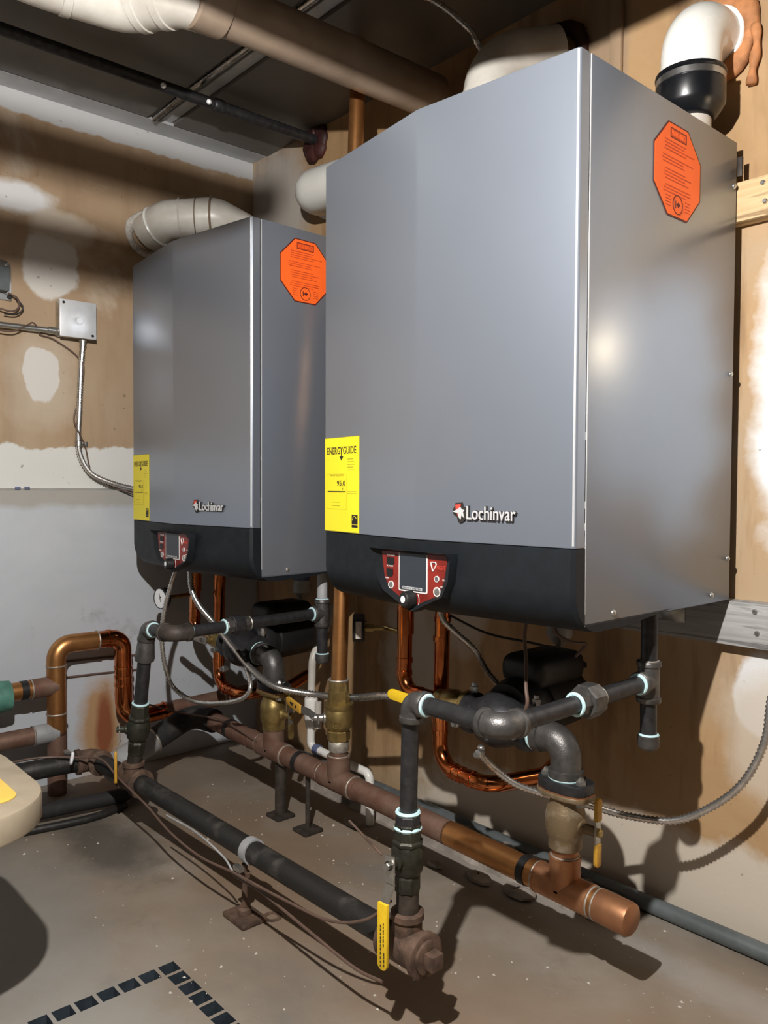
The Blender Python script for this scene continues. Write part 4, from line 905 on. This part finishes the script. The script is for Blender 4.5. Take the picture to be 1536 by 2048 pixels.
# black sprinkler pipe along the ceiling
sp = thing('sprinkler_pipe', 'black iron pipe running under the ceiling near the left wall', 'pipe', (.41, -.5, 2.08))
pipe(sp, (.395, -.002, 2.078), (.425, -1.6, 2.060), .0165, 'black_iron', 'pipe', 18)
MB().lathe((.402, -.36, 2.074), (0, -1, 0), [(0, .017), (.004, .020), (.03, .020), (.034, .017)], 18).build('coupling', 'black_iron', sp)
for y, s_ in ((-.415, 1), (-.56, 1)): MB().lathe((.418, y, 2.066), (.75, -.6, -.25), [(.010, .008), (.0185, .006), (.0195, .002)], 10).build('paint_blob', 'dial_white', sp)
# ribbed flexible conduits
def flex(name, pts, r, label, mat='flex_metal', pitch=.0085):
    c = resample(spline(pts, 12), pitch / 2)
    return tag(MB().sweep(c, lambda i: r * (1.05 if i % 2 == 0 else .74), 12).build(name, mat, angle=180), label, 'conduit')
flex('flexible_conduit', [(.115, -.442, 2.112), (.30, -.443, 2.116), (.55, -.442, 2.116), (.95, -.44, 2.116), (1.4, -.44, 2.116)], .0095, 'ribbed metal conduit along the white joint of the ceiling')
flex('flexible_conduit', [(1.10, -.34, 2.12), (1.18, -.26, 2.095), (1.24, -.19, 2.03), (1.255, -.165, 1.99), (1.25, -.10, 1.97)], .0085, 'ribbed conduit hanging from the ceiling beside the dusty elbow')
flex('flexible_conduit', [(.02, -.643, 1.385), (.018, -.650, 1.282), (.016, -.654, 1.171), (.015, -.658, 1.076), (.016, -.650, 1.021), (.024, -.623, .974), (.040, -.575, .946), (.062, -.49, .921), (.10, -.40, .905), (.16, -.30, .90)], .0095, 'ribbed metal conduit hanging on the left wall below the junction box')
flex('flexible_conduit', [(.428, -.53, .700), (.415, -.545, .640), (.399, -.555, .578), (.388, -.56, .496), (.387, -.55, .406), (.403, -.53, .339), (.474, -.5, .308), (.564, -.47, .316), (.636, -.44, .338), (.655, -.425, .375), (.60, -.41, .43)], .0072, 'thin ribbed conduit looping down under the farther boiler')
flex('flexible_conduit', [(.391, -.47, .700), (.400, -.47, .63), (.424, -.46, .581), (.47, -.43, .523), (.558, -.425, .472), (.653, -.425, .425), (.743, -.40, .385), (.842, -.32, .368), (.96, -.305, .382), (1.08, -.30, .41), (1.20, -.285, .42), (1.38, -.26, .44)], .0095, 'long ribbed conduit sagging across from farther boiler behind copper riser')
flex('flexible_conduit', [(2.045, -.004, .80), (2.035, -.05, .78), (2.01, -.062, .72), (1.965, -.08, .63), (1.942, -.10, .548), (1.935, -.11, .463), (1.903, -.12, .381), (1.85, -.13, .32), (1.779, -.15, .273), (1.697, -.18, .264), (1.646, -.225, .279), (1.610, -.27, .298), (1.574, -.29, .300), (1.527, -.33, .317), (1.498, -.36, .345), (1.492, -.40, .385), (1.493, -.405, .41)], .0080, 'ribbed conduit sweeping along the wall at right to the nearer pump')
flex('flexible_conduit', [(1.321, -.36, .700), (1.330, -.355, .645), (1.348, -.335, .614), (1.375, -.30, .573), (1.395, -.27, .517), (1.43, -.25, .476)], .0075, 'short ribbed conduit under the nearer boiler beside its copper pipes')
cable('wiring_cable', [(1.568, -.35, .700), (1.566, -.36, .64), (1.582, -.375, .591), (1.606, -.405, .55), (1.615, -.412, .52), (1.598, -.405, .49)], .0038, 'wire_brown', 'brown cable dropping from nearer boiler to its pump')
cable('wiring_cable', [(1.575, -.30, .700), (1.578, -.28, .64), (1.60, -.25, .615), (1.60, -.20, .605), (1.575, -.20, .575)], .0036, 'wire_brown', 'brown cable looping from nearer boiler to the motor box')
cable('wiring_cable', [(1.30, -.30, .640), (1.36, -.24, .60), (1.46, -.22, .592), (1.56, -.24, .60), (1.565, -.27, .66)], .0028, 'wire_dark', 'thin dark wire sagging behind the nearer supply pipes')
cable('wiring_cable', [(1.005, -.30, .588), (1.03, -.335, .588), (1.052, -.355, .588)], .002, 'wire_dark', 'thin dark wire at the edge-on gauge')

# ---------------------------------------------------------------- left wall electrical
jb = thing('junction_box', 'square galvanised junction box with bright blank cover on left wall', 'junction box', (.022, -.665, 1.44))
MB().box((0.0, -.722, 1.395), (.045, -.612, 1.505)).build('box', 'galv', jb, bevel=.004)
MB().box((.045, -.724, 1.393), (.048, -.610, 1.507)).build('cover', 'box_cover', jb, bevel=.0013)
for (y, z, r) in ((-.712, 1.497, .0045), (-.622, 1.404, .0045)): MB().lathe((.048, y, z), X, [(0, r), (.0012, r * .8)], 10).build('cover_screw', 'ink', jb)
MB().lathe((.048, -.664, 1.446), X, [(0, .013), (.0008, .0125)], 22).build('knockout', 'galv', jb); MB().lathe((.0488, -.663, 1.446), X, [(0, .0095), (.0006, .0092)], 22).build('knockout_face', 'box_cover', jb)
e = MB(); quad(e, (.0482, -.690, 1.433), Y, Z, 0, 0, .013, .027, .0003); e.build('cover_smudge', 'galv', jb)
for z in (1.425, 1.465): MB().lathe((.024, -.722, z), -Y, [(0, .009), (.0008, .0085)], 14).build('side_knockout', 'steel', jb)
MB().lathe((.022, -.722, 1.410), -Y, [(0, .0135), (.006, .0135), (.007, .0115), (.03, .0115), (.031, .010)], 18).build('connector', 'galv', jb)
MB().lathe((.020, -.643, 1.395), -Z, [(0, .0125), (.006, .0125), (.007, .0105), (.022, .0105)], 16).build('connector', 'galv', jb)
tag(MB().cyl((.020, -.735, 1.410), (.018, -1.7, 1.400), .0092, 16).build('steel_conduit', 'galv'), 'straight galvanised conduit entering the junction box from the left', 'conduit')
sb = thing('relay_box', 'grey relay plate with loose wires at the left edge of the picture', 'relay', (.02, -.88, 1.54))
MB().prism([(-.045, -.055), (.040, -.055), (.040, .045), (.033, .058), (.020, .063), (-.045, .063)], (.002, -.892, 1.540), Y, Z, X * .006).build('plate', 'galv', sb, bevel=.001)
MB().box((.008, -.95, 1.505), (.045, -.868, 1.575)).build('relay', 'pvc_grey', sb, bevel=.003)
MB().lathe((.008, -.864, 1.592), X, [(0, .006), (.003, .005)], 10).build('screw', 'steel', sb); MB().lathe((.008, -.858, 1.497), X, [(0, .008), (.004, .007)], 12).build('terminal', 'black_plastic', sb)
cable('thermostat_wire', [(.02, -.865, 1.505), (.03, -.842, 1.49), (.025, -.838, 1.465), (.03, -.86, 1.45), (.03, -.90, 1.455)], .0028, 'wire_brown', 'short curled wire below the relay plate', 'wire')
cable('thermostat_wire', [(.03, -.845, 1.49), (.026, -.825, 1.466), (.026, -.845, 1.443), (.03, -.88, 1.44)], .0024, 'wire_dark', 'dark curled wire below the relay plate', 'wire')
cable('thermostat_wire', [(.034, -.98, 1.40), (.036, -.87, 1.388), (.034, -.82, 1.412), (.034, -.80, 1.424), (.022, -.782, 1.412), (.010, -.77, 1.395), (.008, -.735, 1.388), (.008, -.69, 1.365), (.008, -.655, 1.340), (.030, -.645, 1.31), (.008, -.645, 1.23), (.006, -.667, 1.15), (.026, -.665, 1.11), (.010, -.635, 1.06), (.010, -.622, 1.00), (.014, -.610, .962), (.030, -.56, .932), (.055, -.49, .905)], .0024, 'wire_brown', 'thin brown wire crossing the conduit and winding down the left wall', 'wire')
ck = thing('conduit_strap', 'small steel strap holding the ribbed conduit to the left wall', 'strap', (.01, -.652, 1.065))
MB().lathe((.0155, -.657, 1.058), Z, [(0, .0100), (0, .0115), (.014, .0115), (.014, .0100), (0, .0100)], 16).build('band', 'galv', ck); MB().box((.0005, -.648, 1.056), (.003, -.622, 1.072)).build('tab', 'galv', ck, bevel=.0008); MB().lathe((.003, -.634, 1.064), X, [(0, .005), (.003, .004)], 8).build('screw', 'steel', ck)
for y in (-.845, -.818): tag(MB().box((.0221, y - .008, .9205), (.0262, y + .008, .9285)).build('chalk_mark', 'label_blue', bevel=.001), 'blue crayon stub on the foundation ledge, %s one' % ('left' if y < -.83 else 'right'), 'crayon')

# ---------------------------------------------------------------- condensate plumbing, floor conduit, curb, debris
cd = thing('condensate_drain', 'white plastic drain pipe with tee behind the copper riser', 'pipe', (.635, -.2, .15))
MB().sweep(fillet([V((.60, -.09, .56)), V((.618, -.13, .50)), V((.640, -.20, .42)), V((.634, -.20, .28))], .05, 6), .0115, 16).build('pipe', 'pvc', cd)
MB().lathe((.634, -.20, .300), -Z, [(0, .0185), (.003, .0200), (.07, .0200), (.074, .0180), (.09, .0165)], 20).build('sleeve', 'pvc_white', cd)
MB().lathe((.662, -.195, .292), -Z, [(0, .0090), (.001, .0105), (.08, .0105)], 16).build('side_tube', 'pvc', cd)
MB().sweep(fillet([V((.634, -.20, .23)), V((.632, -.20, .150)), V((.905, -.20, .142)), V((.907, -.20, .001))], .02, 6), .0120, 16).build('pipe', 'pvc_white', cd)
MB().lathe((.655, -.20, .149), X, [(0, .0125), (.001, .0155), (.022, .0155), (.023, .0125)], 18).build('primer_mark', 'label_blue', cd)
tag(MB().cyl((.2, -.036, .0185), (4.8, -.036, .0185), .0178, 20).build('floor_conduit', 'pvc_grey'), 'straight grey plastic conduit lying along the foot of the back wall', 'conduit')
# rough concrete curb along the foot of the wall behind the header
random.seed(11); cb = MB(); n = 46; prof = [(-.165, 0), (-.150, .018), (-.075, .026), (-.062, .030)]
vs = []; fs = []
for i in range(n + 1):
    x = .55 + (1.62 - .55) * i / n
    for (y, z) in [(-.185, -.001)] + prof + [(-.06, -.001)]: vs.append((x + random.uniform(-.004, .004), y + random.uniform(-.006, .006), z * random.uniform(.75, 1.25)))
k = len(prof) + 2
for i in range(n):
    for j in range(k - 1): fs.append((i * k + j, (i + 1) * k + j, (i + 1) * k + j + 1, i * k + j + 1))
cbo = struct(cb.add(vs, fs).build('trim_5', 'conc_chip', angle=20), 'rough crumbling concrete curb at the foot of the back wall')
for k, (x, y, s, rz) in enumerate([(1.32, -.215, .030, .4), (1.43, -.20, .036, 1.1), (.88, -.24, .026, .2), (1.52, -.13, .03, .9), (1.20, -.24, .02, .5)]):
    m_ = MB().ball((x, y, s * .28), s, 7, 5, (1.3, .8, .35)); rr = random.Random(k)
    for i in range(len(m_.v)): m_.v[i] += V((rr.uniform(-.15, .15), rr.uniform(-.15, .15), rr.uniform(-.05, .05))) * s
    tag(m_.build('concrete_chunk', 'conc_chip', angle=15), 'broken concrete chunk on the floor behind the copper header, ' + ['middle of the row', 'large one near the wire loop', 'leftmost of all', 'rightmost against the curb', 'small one left of the middle'][k], 'rubble', 'concrete chunks behind the header')
random.seed(21); cr = MB()
for k in range(330):
    x, y = random.uniform(.35, 2.05), random.uniform(-1.0, -.06); s = random.choice([.0012, .0016, .002, .0026, .004])
    if random.random() < .12: s *= 1.8
    a = random.uniform(0, 6.28); c_, s_ = math.cos(a) * s, math.sin(a) * s
    cr.add([(x + c_, y + s_, 0), (x - s_ * .7, y + c_ * .7, 0), (x - c_, y - s_, 0), (x + s_ * .7, y - c_ * .7, 0), (x, y, s * .7)], [(0, 1, 4), (1, 2, 4), (2, 3, 4), (3, 0, 4)])
co = cr.build('plaster_crumbs', 'crumb', angle=10); co['kind'] = 'stuff'; co['label'] = 'tiny pale plaster crumbs scattered over the floor'; co['category'] = 'debris'

# ---------------------------------------------------------------- cream stool top at the left edge
cs_ = thing('step_stool', 'cream topped stool with a yellow pad at the lower left edge', 'stool', (1.07, -1.42, 0))
x0, x1, y0, y1, zt = .86, 1.285, -1.66, -1.168, .425; R_ = .13; th = .048
poly = []
for (cx, cy, a0_) in ((x1 - R_, y1 - R_, 0), (x0 + R_, y1 - R_, 90), (x0 + R_, y0 + R_, 180), (x1 - R_, y0 + R_, 270)):
    for i in range(9): a = math.radians(a0_ + 90 * i / 8); poly.append((cx + R_ * math.cos(a), cy + R_ * math.sin(a)))
MB().prism(poly, (0, 0, zt - th), X, Y, Z * th).build('seat', 'cream', cs_, bevel=.006)
pad = []
for (cx, cy, a0_) in ((1.192, -1.246, 0), (.95, -1.246, 90), (.95, -1.58, 180), (1.192, -1.58, 270)):
    for i in range(5): a = math.radians(a0_ + 90 * i / 4); pad.append((cx + .03 * math.cos(a), cy + .03 * math.sin(a)))
MB().prism(pad, (0, 0, zt), X, Y, Z * .003).build('pad', 'cream_yellow', cs_, bevel=.001)
for (x, y) in ((.93, -1.60), (1.17, -1.60), (.93, -1.36), (1.13, -1.36)): MB().cyl((x + (x - 1.06) * .25, y, 0), (x, y, zt - th), .014, 12).build('leg', 'cream', cs_)

for z, r, lb in ((1.6150, .021, 'lower of two unseen pipes added to shade the left wall'), (1.681, .0175, 'upper of two unseen pipes added to shade the left wall')):
    t_ = thing('shade_pipe', lb, 'pipe', (1.62, -1.6, z))  # pipes added out of view to cast dark bands on the left wall
    pipe(t_, (1.62, -2.6, z), (1.62, -1.15, z), r, 'old_pipe')
    if z > 1.65:
        for y in (-2.4, -1.7): MB().box((1.617, y - .01, 1.6985), (1.623, y + .01, 1.779)).build('hanger', 'galv', t_)
# ---------------------------------------------------------------- the lamp that lights the room (hangs above the frame)
bl = thing('pendant_bulb', 'bare bulb hanging under the added shading box in front of the boilers', 'lamp', tuple(LAMP))
simple('bulb_glow', (1.0, 0.90, 0.80), 0, 0.5, 0.0)
bm_ = MATS['bulb_glow'].node_tree.nodes['Principled BSDF']
bm_.inputs['Emission Color'].default_value = (1.0, 0.955, 0.91, 1); BR = .015
bm_.inputs['Emission Strength'].default_value = LAMP_POWER / (4 * math.pi * math.pi * BR * BR)
MB().ball(tuple(LAMP), BR, 16, 10).build('bulb', 'bulb_glow', bl)
MB().lathe(LAMP + Z * .013, Z, [(0, .008), (.01, .012), (.05, .012), (.055, .005)], 16).build('socket', 'black_plastic', bl)
MB().cyl(LAMP + Z * .065, V((LAMP.x, LAMP.y, 1.779)), .003, 8).build('cord', 'black_plastic', bl)

# small bulkhead lamp on the back wall, right of the frame
wl = thing('wall_lamp', 'small warm bulkhead lamp on the back wall right of the nearer boiler', 'lamp', (2.38, 0, 1.27))
MB().lathe((2.38, -.0005, 1.27), -Y, [(0, .045), (.008, .045), (.012, .038), (.028, .020), (.032, .014)], 24).build('base', 'pvc_white', wl)
simple('wall_bulb_glow', (1.0, 0.85, 0.65), 0, 0.5, 0.0)
wb_ = MATS['wall_bulb_glow'].node_tree.nodes['Principled BSDF']
wb_.inputs['Emission Color'].default_value = (1.0, 0.76, 0.48, 1); wb_.inputs['Emission Strength'].default_value = 1.5 / (4 * math.pi * math.pi * .028 * .028)
MB().ball((2.38, -.062, 1.27), .028, 16, 10).build('bulb', 'wall_bulb_glow', wl)
